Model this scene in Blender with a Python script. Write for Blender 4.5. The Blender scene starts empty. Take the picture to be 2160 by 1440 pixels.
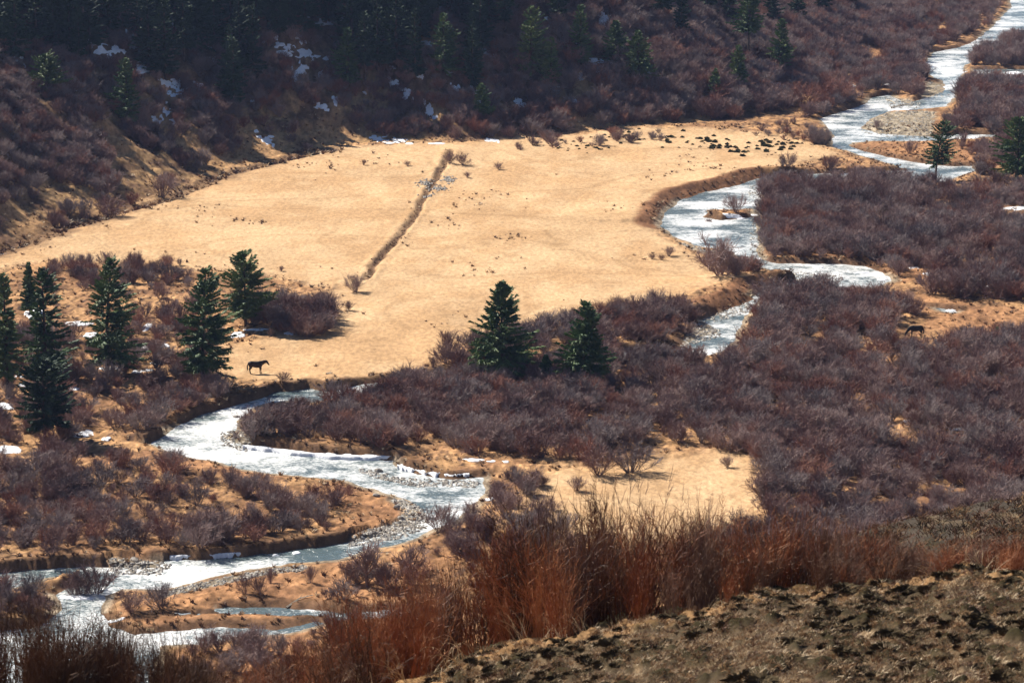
import bpy, math, random
import numpy as np
rng = np.random.default_rng(7)
random.seed(7)
C = bpy.context.scene.collection
R = math.radians
# ------------------------------------------------------------------ camera model (photo pixels 2160x1440)
F = 6000.0; P = R(12.59); HC = 69.3
FW = np.array([0, math.cos(P), -math.sin(P)]); UP = np.array([0, math.sin(P), math.cos(P)])
def rays(px, py):
    px = np.asarray(px, float); py = np.asarray(py, float)
    d = FW[None]*F + np.stack([px-1080, 0*px, 0*px], -1) - UP[None]*(py-720)[:, None]
    return d/d[:, 1:2]                      # per metre of forward (y) distance
def plane(pts, z=0.0):
    a = np.array(pts, float); r = rays(a[:, 0], a[:, 1])
    t = (z-HC)/r[:, 2]
    return np.stack([r[:, 0]*t, t], -1)
def px_angle(py): return math.tan(P+math.atan((py-720)/F))

# ------------------------------------------------------------------ noise
def _h(i, j, s):
    n = (i.astype(np.int64)*374761393 + j.astype(np.int64)*668265263 + s*974711) & 0x7fffffff
    n = ((n ^ (n >> 13))*1274126177) & 0x7fffffff
    return ((n ^ (n >> 16)) & 0xffff)/65535.0
def vn(x, y, s=0):
    i = np.floor(x); j = np.floor(y); u = x-i; v = y-j
    u = u*u*(3-2*u); v = v*v*(3-2*v)
    a = _h(i, j, s); b = _h(i+1, j, s); c = _h(i, j+1, s); d = _h(i+1, j+1, s)
    return (a*(1-u)+b*u)*(1-v)+(c*(1-u)+d*u)*v - 0.5
def fbm(x, y, s=0, o=3):
    r = 0; a = 1.0
    for k in range(o):
        r = r + a*vn(x*2**k+k*17.3, y*2**k-k*9.1, s+k); a *= .5
    return r
def ss(a, b, t):
    t = np.clip((t-a)/(b-a), 0, 1); return t*t*(3-2*t)

# ------------------------------------------------------------------ polygon signed distance (negative inside)
def psd(poly, X, Y, want_ny=False):
    poly = np.asarray(poly, float); shp = X.shape; X = X.ravel(); Y = Y.ravel()
    out = np.empty(len(X)); nyo = np.zeros(len(X))
    A = poly; B = np.roll(poly, -1, 0)
    for s in range(0, len(X), 40000):
        x = X[s:s+40000, None]; y = Y[s:s+40000, None]
        dx = B[:, 0]-A[:, 0]; dy = B[:, 1]-A[:, 1]
        t = np.clip(((x-A[:, 0])*dx+(y-A[:, 1])*dy)/(dx*dx+dy*dy+1e-12), 0, 1)
        ex = x-(A[:, 0]+t*dx); ey = y-(A[:, 1]+t*dy)
        d2 = ex*ex+ey*ey; k = np.argmin(d2, 1); ii = np.arange(len(k))
        d = np.sqrt(d2[ii, k])
        cr = ((A[:, 1] > y) != (B[:, 1] > y)) & (x < (B[:, 0]-A[:, 0])*(y-A[:, 1])/(B[:, 1]-A[:, 1]+1e-12)+A[:, 0])
        ins = cr.sum(1) % 2 == 1
        out[s:s+40000] = np.where(ins, -d, d)
        nyo[s:s+40000] = np.where(ins, -1, 1)*ey[ii, k]/(d+1e-6)
    out = out.reshape(shp)
    return (out, nyo.reshape(shp)) if want_ny else out
def pld(line, X, Y):
    """distance to an open polyline"""
    L = np.asarray(line, float); shp = X.shape; X = X.ravel(); Y = Y.ravel(); out = np.empty(len(X))
    A = L[:-1]; B = L[1:]
    for s in range(0, len(X), 60000):
        x = X[s:s+60000, None]; y = Y[s:s+60000, None]
        dx = B[:, 0]-A[:, 0]; dy = B[:, 1]-A[:, 1]
        t = np.clip(((x-A[:, 0])*dx+(y-A[:, 1])*dy)/(dx*dx+dy*dy+1e-12), 0, 1)
        out[s:s+60000] = np.sqrt(((x-A[:, 0]-t*dx)**2+(y-A[:, 1]-t*dy)**2).min(1))
    return out.reshape(shp)

# ------------------------------------------------------------------ outlines of the place, read off the photo and laid on the valley floor
WL = -0.40
HAZE_D = .00007
RIV = [
 [(2143,-60),(2130,20),(2093,57),(2067,80),(2027,100),(1973,110),(1950,133),(1960,157),(1992,172),(1992,193),(1947,210),(1915,218),
  (1873,200),(1833,207),(1827,220),(1773,237),(1727,250),(1740,267),(1757,287),(1753,307),(1777,318),(1786,308),(1800,301),(1840,298),
  (1940,298),(2023,294),(2095,291),(2200,292),(2200,284),(2095,284),(2023,283),(1973,289),(1923,287),(1853,283),(1817,270),(1833,253),(1873,235),
  (1940,231),(1992,226),(2005,213),(2017,197),(2027,167),(2033,137),(2073,123),(2107,87),(2160,67),(2300,20),(2350,-60)],
 [(1768,312),(1783,307),(1827,321),(1873,331),(1923,341),(1973,349),(2017,351),(2053,349),(2055,360),(1985,386),(1930,389),(1915,379),
  (1823,380),(1700,384),(1612,391),(1597,440),(1560,442),(1495,442),(1482,458),(1520,465),(1595,458),(1597,513),(1600,547),(1640,555),(1717,557),(1773,557),
  (1823,561),(1867,578),(1885,592),(1857,605),(1807,612),(1740,611),(1700,613),(1640,620),(1603,632),(1570,667),(1565,690),(1545,720),(1535,735),
  (1490,749),(1440,752),(1343,749),(1280,751),(1100,779),(960,799),(840,822),(760,836),(665,849),(600,846),(547,853),(513,880),(497,908),(473,920),
  (510,938),(620,956),(700,966),(830,970),(845,988),(900,1003),(960,1010),(1013,1006),(1029,1040),(1009,1057),(975,1093),(930,1112),(900,1122),
  (870,1140),(800,1154),(720,1178),(533,1199),(433,1219),(350,1238),(262,1242),(212,1256),(216,1275),(213,1295),(240,1323),(287,1338),(367,1330),
  (433,1324),(500,1326),(580,1325),(633,1318),(667,1307),(695,1310),(640,1329),(583,1336),(500,1343),(450,1355),(350,1364),(310,1440),(290,1500),(-150,1500),
  (-150,1340),(60,1322),(110,1300),(123,1288),(133,1265),(122,1250),(150,1236),(190,1226),(130,1214),(67,1227),(0,1243),(-150,1265),(-150,1222),(0,1208),
  (67,1200),(133,1194),(247,1195),(330,1200),(352,1182),(500,1174),(633,1159),(720,1147),(803,1130),(837,1123),(887,1102),(893,1077),(870,1057),
  (827,1043),(780,1027),(700,1012),(600,1000),(500,985),(400,966),(345,946),(313,934),(353,917),(383,893),(417,877),(467,863),(533,843),(583,827),
  (640,820),(680,826),(795,808),(842,801),(960,785),(1100,765),(1280,743),(1430,735),(1468,712),(1512,702),(1502,690),(1473,676),(1523,660),(1587,632),
  (1600,612),(1650,601),(1685,592),(1640,573),(1600,563),(1563,553),(1545,530),(1483,520),(1440,507),(1410,492),(1393,475),(1403,447),(1440,420),
  (1500,403),(1560,391),(1592,378),(1700,368),(1825,363),(1918,360),(1857,340),(1807,325)],
 [(2047,147),(2110,146),(2250,147),(2250,178),(2160,168),(2100,163),(2062,158)],
 [(1970,649),(2000,652),(2020,656),(2012,659),(1980,656)],
 [(470,1283),(560,1280),(620,1281),(720,1293),(850,1284),(852,1288),(725,1299),(620,1290),(540,1288),(475,1288)],
]
RIVW = [plane(p, WL) for p in RIV]
HILLB = [(-1500,1000),(-400,600),(0,528),(200,462),(330,420),(480,357),(620,327),(740,306),(830,298),(950,299),(1100,292),(1250,277),(1400,262),(1560,252),
         (1680,232),(1760,190),(1830,140),(1920,70),(2080,-60),(2300,-180)]
hb = plane(HILLB); HILLW = np.vstack([hb, [[330, 1300], [-1400, 1300], [-1400, 250]]])
FIELD = plane([(-300,640),(0,532),(200,472),(480,362),(740,310),(950,302),(1250,280),(1350,268),(1500,270),(1650,285),(1770,322),(1690,345),(1560,368),(1350,440),(1400,500),(1500,555),
  (1610,600),(1500,612),(1420,640),(1290,645),(1130,675),(960,735),(880,782),(700,802),(620,818),(520,800),(470,785),(500,722),(690,690),(700,600),(560,575),(400,560),(100,548),(0,560)])
FIELD2 = plane([(1060,1090),(1130,1040),(1180,990),(1340,975),(1420,950),(1590,955),(1600,1050),(1560,1110),(1250,1150)])
MEAD = [plane(p) for p in (
  [(690,1030),(780,1028),(893,1078),(890,1100),(800,1130),(700,1120),(740,1080)],
  [(230,1290),(350,1240),(533,1200),(720,1180),(950,1180),(1000,1330),(700,1440),(350,1440),(350,1366),(690,1312),(580,1322),(300,1338)],
  [(1790,302),(1940,299),(2060,300),(2060,348),(1973,346),(1830,322)],
  [(1810,95),(1880,90),(1940,110),(1900,135),(1830,125)],
  [(1920,615),(2000,635),(2200,655),(2200,720),(1990,700),(1940,650)],
  [(330,945),(400,968),(600,1003),(560,1015),(350,985),(200,965),(250,950)],
  [(1620,520),(1900,540),(1990,600),(1890,585),(1700,552)])]
GRAV = [plane(p) for p in (
  [(1817,270),(1833,253),(1873,235),(1940,231),(1970,236),(1960,286),(1853,284)],
  [(835,1045),(870,1056),(895,1077),(889,1103),(837,1125),(740,1140),(760,1125),(850,1092),(862,1072)],
  [(1475,677),(1512,690),(1512,703),(1468,714),(1445,725),(1455,700)],
  [(240,1178),(345,1178),(352,1184),(330,1202),(250,1197)],
  [(1585,385),(1606,385),(1606,560),(1590,550)],
  [(760,982),(850,1001),(1000,1009),(1000,1017),(880,1015),(800,998)],
  [(345,1240),(533,1199),(640,1186),(640,1192),(533,1206),(350,1248)],
  [(470,905),(500,900),(520,920),(520,942),(480,930)],
  [(1480,672),(1590,628),(1600,640),(1520,668)],
  [(1660,566),(1760,575),(1780,585),(1690,590)],
  [(1870,200),(1940,212),(1935,228),(1880,222)],
  [(1940,165),(1985,175),(1985,200),(1950,205)],
  [(1440,508),(1485,522),(1545,532),(1540,542),(1480,528)])]
DITCH = plane([(952,318),(935,350),(905,400),(868,462),(835,505),(800,545),(770,590)])
DITCH2 = plane([(-200,580),(0,528),(60,510),(130,482),(200,462)])
DITCH3 = plane([(200,462),(340,425),(480,365),(600,338),(700,318)])
CUT = plane([(1352,470),(1350,440),(1400,412),(1480,388),(1560,370)])
CUT2 = plane([(1490,640),(1560,618),(1620,606)])
BANKD = [plane(p) for p in ([(-150,1215),(0,1200),(200,1182),(350,1172),(500,1165),(640,1152),(730,1140)], [(330,915),(383,888),(467,858),(533,838),(590,822),(650,813)], [(505,938),(700,960),(840,968)])]
STREAM = plane([(290,1288),(400,1283),(520,1276),(600,1282),(720,1290),(850,1288)])

CR1 = [(-3000,1600),(0,1510),(300,1510),(600,1520),(800,1470),(907,1440),(1007,1393),(1087,1373),(1153,1357),(1237,1343),(1287,1330),(1403,1310),(1483,1303),(1557,1280),(1623,1260),
       (1653,1255),(1723,1257),(1840,1247),(1940,1238),(2007,1233),(2073,1219),(2107,1210),(2160,1222),(2500,1190),(4500,1150)]
CR2 = [(-3000,1900),(1000,1600),(1500,1330),(1700,1220),(1800,1155),(1850,1128),(1900,1112),(2000,1088),(2160,1058),(2500,1020),(4500,900)]
def crest(tab, u):
    t = np.array(tab, float); ang = np.tan(P+np.arctan((t[:, 1]-720)/F))
    return np.interp(1080+u*F/math.cos(P), t[:, 0], ang)     # close enough: tan of depression at this azimuth
def near_h(x, y):
    yy = np.maximum(y, 1.0); u = x/yy
    u = np.clip(u, -1.2, 1.2)
    Dc = 60+2.5*vn(u*9, u*0+3.3, 5)
    zc = HC-Dc*crest(CR1, u)
    # hummocky turf near the crest
    z = np.where(y < Dc, zc+(Dc-y)*.13, zc-(y-Dc)*.30-np.maximum(y-Dc-9, 0)*.27-np.maximum(y-Dc-26, 0)*.02)
    lim = 68.0-0.349*np.maximum(y, 0)-0.0
    z = np.where(y < 46, np.minimum(np.maximum(z, lim), HC-1.7), z)
    z = z - 0.35*np.exp(-((y-Dc)/1.3)**2)*0
    zc2 = HC-105*crest(CR2, u)
    z2 = np.where(y < 105, zc2+(105-y)*.10-((105-y)/55)**2*4, zc2-(y-105)*.5-np.maximum(0, y-150)*.3)
    z2 = np.where(y < 66, -99, z2)
    return np.maximum(z, z2)
def hill_h(x, y):
    sd = -psd(HILLW, x, y)                       # metres into the hill
    d = np.maximum(sd, 0)
    u = x/np.maximum(y, 1)
    sl = 0.61-0.27*ss(0.02, 0.12, u)
    g = fbm(x/14+y/30, y/45-x/60, 31, 3)
    d = np.where(d > 115, 115+(d-115)*.03, d)
    h = sl*(d-4*(1-np.exp(-d/4)))*(1+0.22*g) + 1.6*ss(0, 12, d)*fbm(x/6, y/9, 41, 3)
    h = h + ss(2, 10, d)*0.5*fbm(x/1.8, y/2.4, 44, 2)
    return h, sd
def H0(x, y):
    h = np.zeros_like(x, dtype=float)
    far = y > 180
    if far.any():
        xf = x[far]; yf = y[far]
        hh, sd = hill_h(xf, yf)
        v = 0.35*fbm(xf/22, yf/30, 11, 2)+0.10*fbm(xf/5, yf/7, 12, 2)
        h[far] = np.where(sd > 0, np.maximum(hh, v*np.exp(-sd/6)), v)
    nr = y < 320
    if nr.any():
        h[nr] = np.maximum(h[nr] if h[nr].size else h[nr], near_h(x[nr], y[nr]))
    return h
def masks(x, y):
    """river distance and bank facing for valley points"""
    sd = np.full(x.shape, 50.0); ny = np.zeros(x.shape)
    m = (y > 185) & (y < 760) & (np.abs(x/np.maximum(y, 1)) < 0.24)
    if m.any():
        if m.sum() > 3000:                       # only cells close to the water need the exact distance
            cid = np.floor(x[m]/8).astype(np.int64)*100000+np.floor(y[m]/8).astype(np.int64)
            uc, inv = np.unique(cid, return_inverse=True)
            cx = (np.floor_divide(uc, 100000)+.5)*8.0; cy = (np.mod(uc, 100000)+.5)*8.0
            cs = np.full(cx.shape, 99.0)
            for p in RIVW: cs = np.minimum(cs, psd(p, cx, cy))
            mm = np.where(m)[0][cs[inv] < 38]; m = np.zeros(len(x), bool); m[mm] = True
        xs = x[m]; ys = y[m]
        jx = xs+0.7*fbm(xs/2.2, ys/3.4, 61, 4); jy = ys+0.9*fbm(xs/2.6, ys/3.2, 62, 4)
        s = np.full(xs.shape, 50.0); n = np.zeros(xs.shape)
        for p in RIVW:
            a, b = psd(p, jx, jy, True)
            k = a < s; s = np.where(k, a, s); n = np.where(k, b, n)
        sd[m] = s; ny[m] = n
    return sd, ny
def H(x, y, full=False):
    x = np.asarray(x, float); y = np.asarray(y, float)
    h = H0(x, y); sd, ny = masks(x, y)
    val = (y > 185)
    gr = np.full(x.shape, 9.0)
    near_r = sd < 14
    if near_r.any():
        xs = x[near_r]; ys = y[near_r]; g = np.full(xs.shape, 9.0)
        jx = xs+0.7*fbm(xs/1.5, ys/2, 65, 2)
        for p in GRAV: g = np.minimum(g, psd(p, jx, ys))
        gr[near_r] = g
    cut = np.full(x.shape, 99.0); bkd = cut.copy(); lowi = cut.copy(); m = near_r
    if m.any():
        bkd[m] = np.min([pld(q, x[m], y[m]) for q in BANKD], 0)
        lowi[m] = psd(MEAD[1], x[m], y[m])
        cut[m] = np.minimum(pld(CUT, x[m], y[m]), pld(CUT2, x[m], y[m]))
    # banks: far banks steep, near ones shallow, gravel bars very shallow
    steep = ss(0.1, 0.7, ny)
    w = 2.6*(1-steep)+.8*steep
    w = np.where(gr < 0.5, 7.0, w)
    cutm = ss(7, 3, cut)*ss(-.3, .2, ny)
    bk = ss(6, 3.5, bkd)*ss(0, .5, ny)
    h = np.where(near_r & (lowi < 3), h-(h+.22)*ss(3, 0, lowi), h)
    raise_ = ((0.14*steep+.42*bk)*(gr > 1)+1.1*ss(14, 6, cut)*ss(-.3, .2, ny))*np.exp(-np.maximum(sd, 0)/9)
    w = w*(1-cutm)+2.6*cutm
    w = w*(1-bk)+.55*bk
    top = h+raise_*(sd > 0)
    t = ss(0, 1, sd/w)
    t = np.where(w > 2.5, np.clip(sd/w, 0, 1), t)
    hb_ = np.where(sd > 0, WL+(top-WL)*t, WL-0.45*ss(0, 1.2, -sd))
    h = np.where(val & (sd < 30), hb_, h)
    h = np.where(val & (gr < 0) & (sd > 0), np.minimum(h, WL+0.30+0.1*vn(x/1.2, y/1.6, 77)), h)
    dd = np.full(x.shape, 99.0); d3 = dd.copy(); st = dd.copy()
    m = val & (y < 700)
    if m.any():
        jx = x[m]+0.5*vn(x[m]/3, y[m]/3, 81); jy = y[m]
        dd[m] = pld(DITCH, jx, jy); d3[m] = np.minimum(pld(DITCH2, jx, jy)*0.6, pld(DITCH3, jx, jy)); st[m] = pld(STREAM, jx, jy)
    h = h-0.30*ss(.7, 0.15, dd*(1+0.6*vn(x/1.4, y/1.4, 83)))-0.34*ss(1.8, 0.3, d3)-0.08*ss(1.4, .3, st)
    h = h+0.10*ss(1.8, 1.0, dd)*ss(.5, .9, dd)
    h = np.where(val & (sd > 1.2), np.maximum(h, WL+.07), h)
    if full: return h, sd, ny, gr, dd, d3, cut, st
    return h
def hit(px, py, near=False, t0=None, t1=900):
    px = np.atleast_1d(np.asarray(px, float)); py = np.atleast_1d(np.asarray(py, float))
    r = rays(px, py)
    a0 = (30. if near else 185.) if t0 is None else t0
    t = np.full(len(px), a0); done = np.zeros(len(px), bool); lo = t.copy(); hi = np.full(len(px), np.nan)
    step = 0.4 if near else 2.0
    while t.min() < t1 and not done.all():
        a = ~done
        ta = t[a]+step
        z = HC+r[a, 2]*ta
        g = H0(r[a, 0]*ta, ta)
        h_ = z <= g
        idx = np.where(a)[0]
        hi[idx[h_]] = ta[h_]; lo[idx[~h_]] = ta[~h_]; t[idx] = ta
        done[idx[h_]] = True
        if (ta > t1).all(): break
    ok = done.copy(); hi = np.where(ok, hi, lo)
    for _ in range(10):
        mid = (lo+hi)/2; z = HC+r[:, 2]*mid; g = H0(r[:, 0]*mid, mid)
        k = z <= g; hi = np.where(k, mid, hi); lo = np.where(k, lo, mid)
    return r[:, 0]*hi, hi, ok

SNOW = [(70,662,22,13),(165,682,38,5),(200,706,30,7),(312,690,13,10),(305,735,12,7),(347,728,10,5),(500,706,15,8),(610,703,12,4),(545,695,25,3),(225,778,25,4),(300,782,22,6),
 (155,820,18,5),(55,812,20,4),(180,915,24,8),(222,926,11,5),(12,856,24,9),(20,950,36,11),(40,795,14,3),(330,766,14,3),(1010,972,29,4),(1065,976,12,3),(1031,1049,9,4),
 (625,1158,10,4),(581,1163,7,2.5),(165,1249,36,6),(240,1298,22,3.5),(1513,789,15,6),(1503,781,8,3),(2140,440,34,5),(2158,456,12,4),(2085,608,12,6),(1960,578,10,5),
 (1862,583,14,3),(1822,567,20,2.5),(1727,555,14,2.5),(1600,541,8,2),(1545,456,24,2.5),(1590,450,14,2),(2018,905,19,3.5),(2063,945,9,2),(1870,884,6,2.5),(1915,888,9,3.5),(2130,830,9,2),(1943,788,10,3),
 (1632,804,6,2),(1740,873,10,2),(1675,931,9,2),(2138,962,12,2),(2053,285,15,4),(2010,149,34,3),(2140,150,24,3),(1925,566,15,3),(1800,182,8,4),(1868,176,10,4),(835,800,14,3),(1310,742,30,2.5),
 (1900,226,22,3),(1445,738,10,3),(2005,650,12,2),
 (838,296,30,7),(925,303,20,2),(800,294,16,4),(1040,296,12,3),(640,113,34,15),(690,45,28,8),(725,42,12,8),(560,294,14,9),(1270,40,9,18),(1260,128,26,4),(1092,215,8,7),(1165,186,9,4),
 (1215,215,12,3),(352,240,13,13),(345,170,12,14),(215,105,26,12),(285,92,12,14),(300,145,14,8),(1230,127,12,3),(1375,150,8,10),(1632,180,13,4),(500,60,14,6),(400,35,9,6),(730,160,10,6),(680,225,12,6),
 (760,55,16,4),(810,65,14,3),(330,255,7,6),(50,140,12,10),(160,187,6,6),(895,90,15,5),(1018,215,12,3),(455,130,10,8),(420,180,10,5),(1150,40,12,5),(590,95,14,5)]
_g = np.random.default_rng(21)
SNOW += [(a, b, r, r*_g.uniform(.5, 1.3)) for a, b, r in zip(_g.uniform(150, 1270, 42), _g.uniform(15, 240, 42), _g.uniform(4, 11, 42)) if b < 250-.05*a or a > 600]
SCAR = [(1225,165,16,30),(895,88,20,16),(1245,195,22,16),(700,288,45,14),(560,325,60,12),(470,345,40,12),(400,310,40,22),(235,262,22,22),(260,300,30,20),(60,480,40,12),(1215,258,30,10),(1180,215,14,12),(500,70,18,14),(420,70,14,14),(1830,102,40,10),(1990,60,20,10)]

# ------------------------------------------------------------------ mesh helpers
def mesh_from(name, V, Fc, mats=(), mi=None, smooth=False):
    me = bpy.data.meshes.new(name); V = np.asarray(V, np.float32); Fc = np.asarray(Fc, np.int32); k = Fc.shape[1]
    me.vertices.add(len(V)); me.vertices.foreach_set('co', V.ravel())
    me.loops.add(Fc.size); me.loops.foreach_set('vertex_index', Fc.ravel())
    me.polygons.add(len(Fc)); me.polygons.foreach_set('loop_start', np.arange(0, Fc.size, k, dtype=np.int32))
    for m in mats: me.materials.append(m)
    if mi is not None: me.polygons.foreach_set('material_index', np.asarray(mi, np.int32))
    me.polygons.foreach_set('use_smooth', np.full(len(Fc), smooth))
    me.update(calc_edges=True)
    return me
def link(name, me, parent=None):
    o = bpy.data.objects.new(name, me); C.objects.link(o)
    if parent: o.parent = parent
    return o
def tag(o, label=None, cat=None, group=None, kind=None):
    if label: o['label'] = label
    if cat: o['category'] = cat
    if group: o['group'] = group
    if kind: o['kind'] = kind
    return o
def empty(name, loc, rz=0):
    o = bpy.data.objects.new(name, None); C.objects.link(o); o.location = loc; o.rotation_euler = (0, 0, rz); o.empty_display_size = .3
    return o

# ------------------------------------------------------------------ materials
def mat(name):
    m = bpy.data.materials.new(name); m.use_nodes = True
    nt = m.node_tree; b = nt.nodes['Principled BSDF']
    return m, nt, b
def nd(nt, t, **k):
    n = nt.nodes.new(t)
    for a, v in k.items():
        if a in n.inputs: n.inputs[a].default_value = v
        else: setattr(n, a, v)
    return n
def veg(name, cols, rough=.85, scale=.12, spec=.15, fine=3.0):
    """plant colour varying from clump to clump and along the stems"""
    m, nt, b = mat(name); L = nt.links
    g = nd(nt, 'ShaderNodeNewGeometry'); oi = nd(nt, 'ShaderNodeObjectInfo')
    n1 = nd(nt, 'ShaderNodeTexNoise'); n1.inputs['Scale'].default_value = scale; n1.inputs['Detail'].default_value = 3
    n2 = nd(nt, 'ShaderNodeTexNoise'); n2.inputs['Scale'].default_value = fine; n2.inputs['Detail'].default_value = 1
    L.new(g.outputs['Position'], n1.inputs['Vector']); L.new(g.outputs['Position'], n2.inputs['Vector'])
    a = nd(nt, 'ShaderNodeMath', operation='MULTIPLY_ADD'); L.new(oi.outputs['Random'], a.inputs[0]); a.inputs[1].default_value = .22
    L.new(n1.outputs['Fac'], a.inputs[2])
    a2 = nd(nt, 'ShaderNodeMath', operation='MULTIPLY_ADD'); L.new(n2.outputs['Fac'], a2.inputs[0]); a2.inputs[1].default_value = .5; L.new(a.outputs[0], a2.inputs[2])
    cr = nd(nt, 'ShaderNodeValToRGB'); L.new(a2.outputs[0], cr.inputs['Fac'])
    e = cr.color_ramp.elements; lo, hi = .5, 1.15
    ps = np.linspace(lo, min(hi, 1.0), len(cols))
    e[0].position = ps[0]; e[0].color = (*cols[0], 1); e[1].position = ps[-1]; e[1].color = (*cols[-1], 1)
    for p_, c_ in zip(ps[1:-1], cols[1:-1]):
        k = e.new(p_); k.color = (*c_, 1)
    L.new(cr.outputs['Color'], b.inputs['Base Color'])
    b.inputs['Roughness'].default_value = rough; b.inputs['Specular IOR Level'].default_value = spec
    return m
M = {}
M['willow'] = veg('willow_twigs', [(.080, .055, .060), (.158, .112, .112), (.21, .122, .108), (.32, .235, .215)])
M['willow_red'] = veg('red_twigs', [(.13, .065, .058), (.23, .105, .082), (.32, .17, .125)])
M['willow_grey'] = veg('grey_twigs', [(.11, .090, .093), (.195, .158, .158), (.31, .25, .235)])
M['needle'] = veg('spruce_needles', [(.014, .036, .014), (.034, .082, .028), (.070, .130, .040), (.13, .18, .055)], scale=.5, fine=2.0, spec=.25, rough=.6)
M['needle_dark'] = veg('forest_needles', [(.010, .026, .016), (.018, .046, .024), (.038, .074, .032)], scale=.4, fine=2.0, spec=.2, rough=.65)
M['bark'] = veg('bark', [(.03, .022, .018), (.07, .05, .04), (.11, .085, .07)], scale=2, fine=8)
M['rust'] = veg('rust_stems', [(.055, .019, .010), (.16, .047, .016), (.30, .090, .028), (.44, .20, .09)], scale=.7, fine=5, spec=.3, rough=.6)
M['rust_dark'] = veg('dark_stems', [(.03, .016, .010), (.08, .035, .016), (.15, .065, .03)], scale=.7, fine=5, spec=.3, rough=.6)
M['rust_grey'] = veg('brown_stems', [(.06, .035, .025), (.15, .085, .06), (.28, .17, .12)], scale=.7, fine=5, spec=.3, rough=.6)
M['straw'] = veg('straw', [(.24, .15, .08), (.50, .35, .20), (.72, .56, .36)], scale=.8, fine=6, spec=.3, rough=.55)
M['moss'] = veg('cushion', [(.022, .015, .008), (.045, .032, .015), (.085, .06, .03)], scale=2, fine=9)
M['juniper'] = veg('juniper', [(.022, .028, .012), (.05, .058, .022), (.09, .09, .035)], scale=1, fine=4)
M['tuft'] = veg('tuft', [(.12, .07, .04), (.22, .12, .06), (.36, .22, .11)], scale=.3, fine=3)

def terrain_mat():
    m, nt, b = mat('ground_cover'); L = nt.links
    at = nd(nt, 'ShaderNodeAttribute'); at.attribute_name = 'Col'
    g = nd(nt, 'ShaderNodeNewGeometry')
    def noise(sc, det, vec=None, rough=.6):
        n = nd(nt, 'ShaderNodeTexNoise'); n.inputs['Scale'].default_value = sc; n.inputs['Detail'].default_value = det; n.inputs['Roughness'].default_value = rough
        L.new(vec or g.outputs['Position'], n.inputs['Vector']); return n
    mp = nd(nt, 'ShaderNodeMapping'); mp.inputs['Scale'].default_value = (1.0, .5, 1.0); L.new(g.outputs['Position'], mp.inputs['Vector'])
    n1 = noise(2.0, 6, mp.outputs[0], .7); n2 = noise(.12, 4, mp.outputs[0]); n3 = noise(9, 3)
    def mrange(src, a, b_, c, d):
        r = nd(nt, 'ShaderNodeMapRange'); L.new(src, r.inputs['Value'])
        for k, v in zip(('From Min', 'From Max', 'To Min', 'To Max'), (a, b_, c, d)): r.inputs[k].default_value = v
        return r.outputs[0]
    v1 = mrange(n1.outputs['Fac'], .3, .7, .66, 1.28); v2 = mrange(n2.outputs['Fac'], .3, .7, .86, 1.12); v3 = mrange(n3.outputs['Fac'], .3, .7, .82, 1.14)
    k1 = nd(nt, 'ShaderNodeMath', operation='MULTIPLY'); L.new(v1, k1.inputs[0]); L.new(v2, k1.inputs[1])
    k2 = nd(nt, 'ShaderNodeMath', operation='MULTIPLY'); L.new(k1.outputs[0], k2.inputs[0]); L.new(v3, k2.inputs[1])
    sc = nd(nt, 'ShaderNodeVectorMath', operation='SCALE'); L.new(at.outputs['Color'], sc.inputs[0]); L.new(k2.outputs[0], sc.inputs['Scale'])
    # bare-earth specks between the grass stems
    n4 = noise(1.3, 5, mp.outputs[0], .75)
    sp = mrange(n4.outputs['Fac'], .66, .72, 0, .62)
    mx = nd(nt, 'ShaderNodeMix'); mx.data_type = 'RGBA'; L.new(sp, mx.inputs['Factor']); L.new(sc.outputs[0], mx.inputs['A'])
    br = nd(nt, 'ShaderNodeVectorMath', operation='MULTIPLY'); L.new(sc.outputs[0], br.inputs[0]); br.inputs[1].default_value = (.42, .36, .36)
    L.new(br.outputs[0], mx.inputs['B'])
    L.new(mx.outputs['Result'], b.inputs['Base Color'])
    b.inputs['Roughness'].default_value = .95; b.inputs['Specular IOR Level'].default_value = .05
    bp = nd(nt, 'ShaderNodeBump'); bp.inputs['Distance'].default_value = .12; bp.inputs['Strength'].default_value = .8
    n5 = noise(2.2, 6, None, .7); L.new(n5.outputs['Fac'], bp.inputs['Height']); L.new(bp.outputs[0], b.inputs['Normal'])
    return m
M['terrain'] = terrain_mat()

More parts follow.
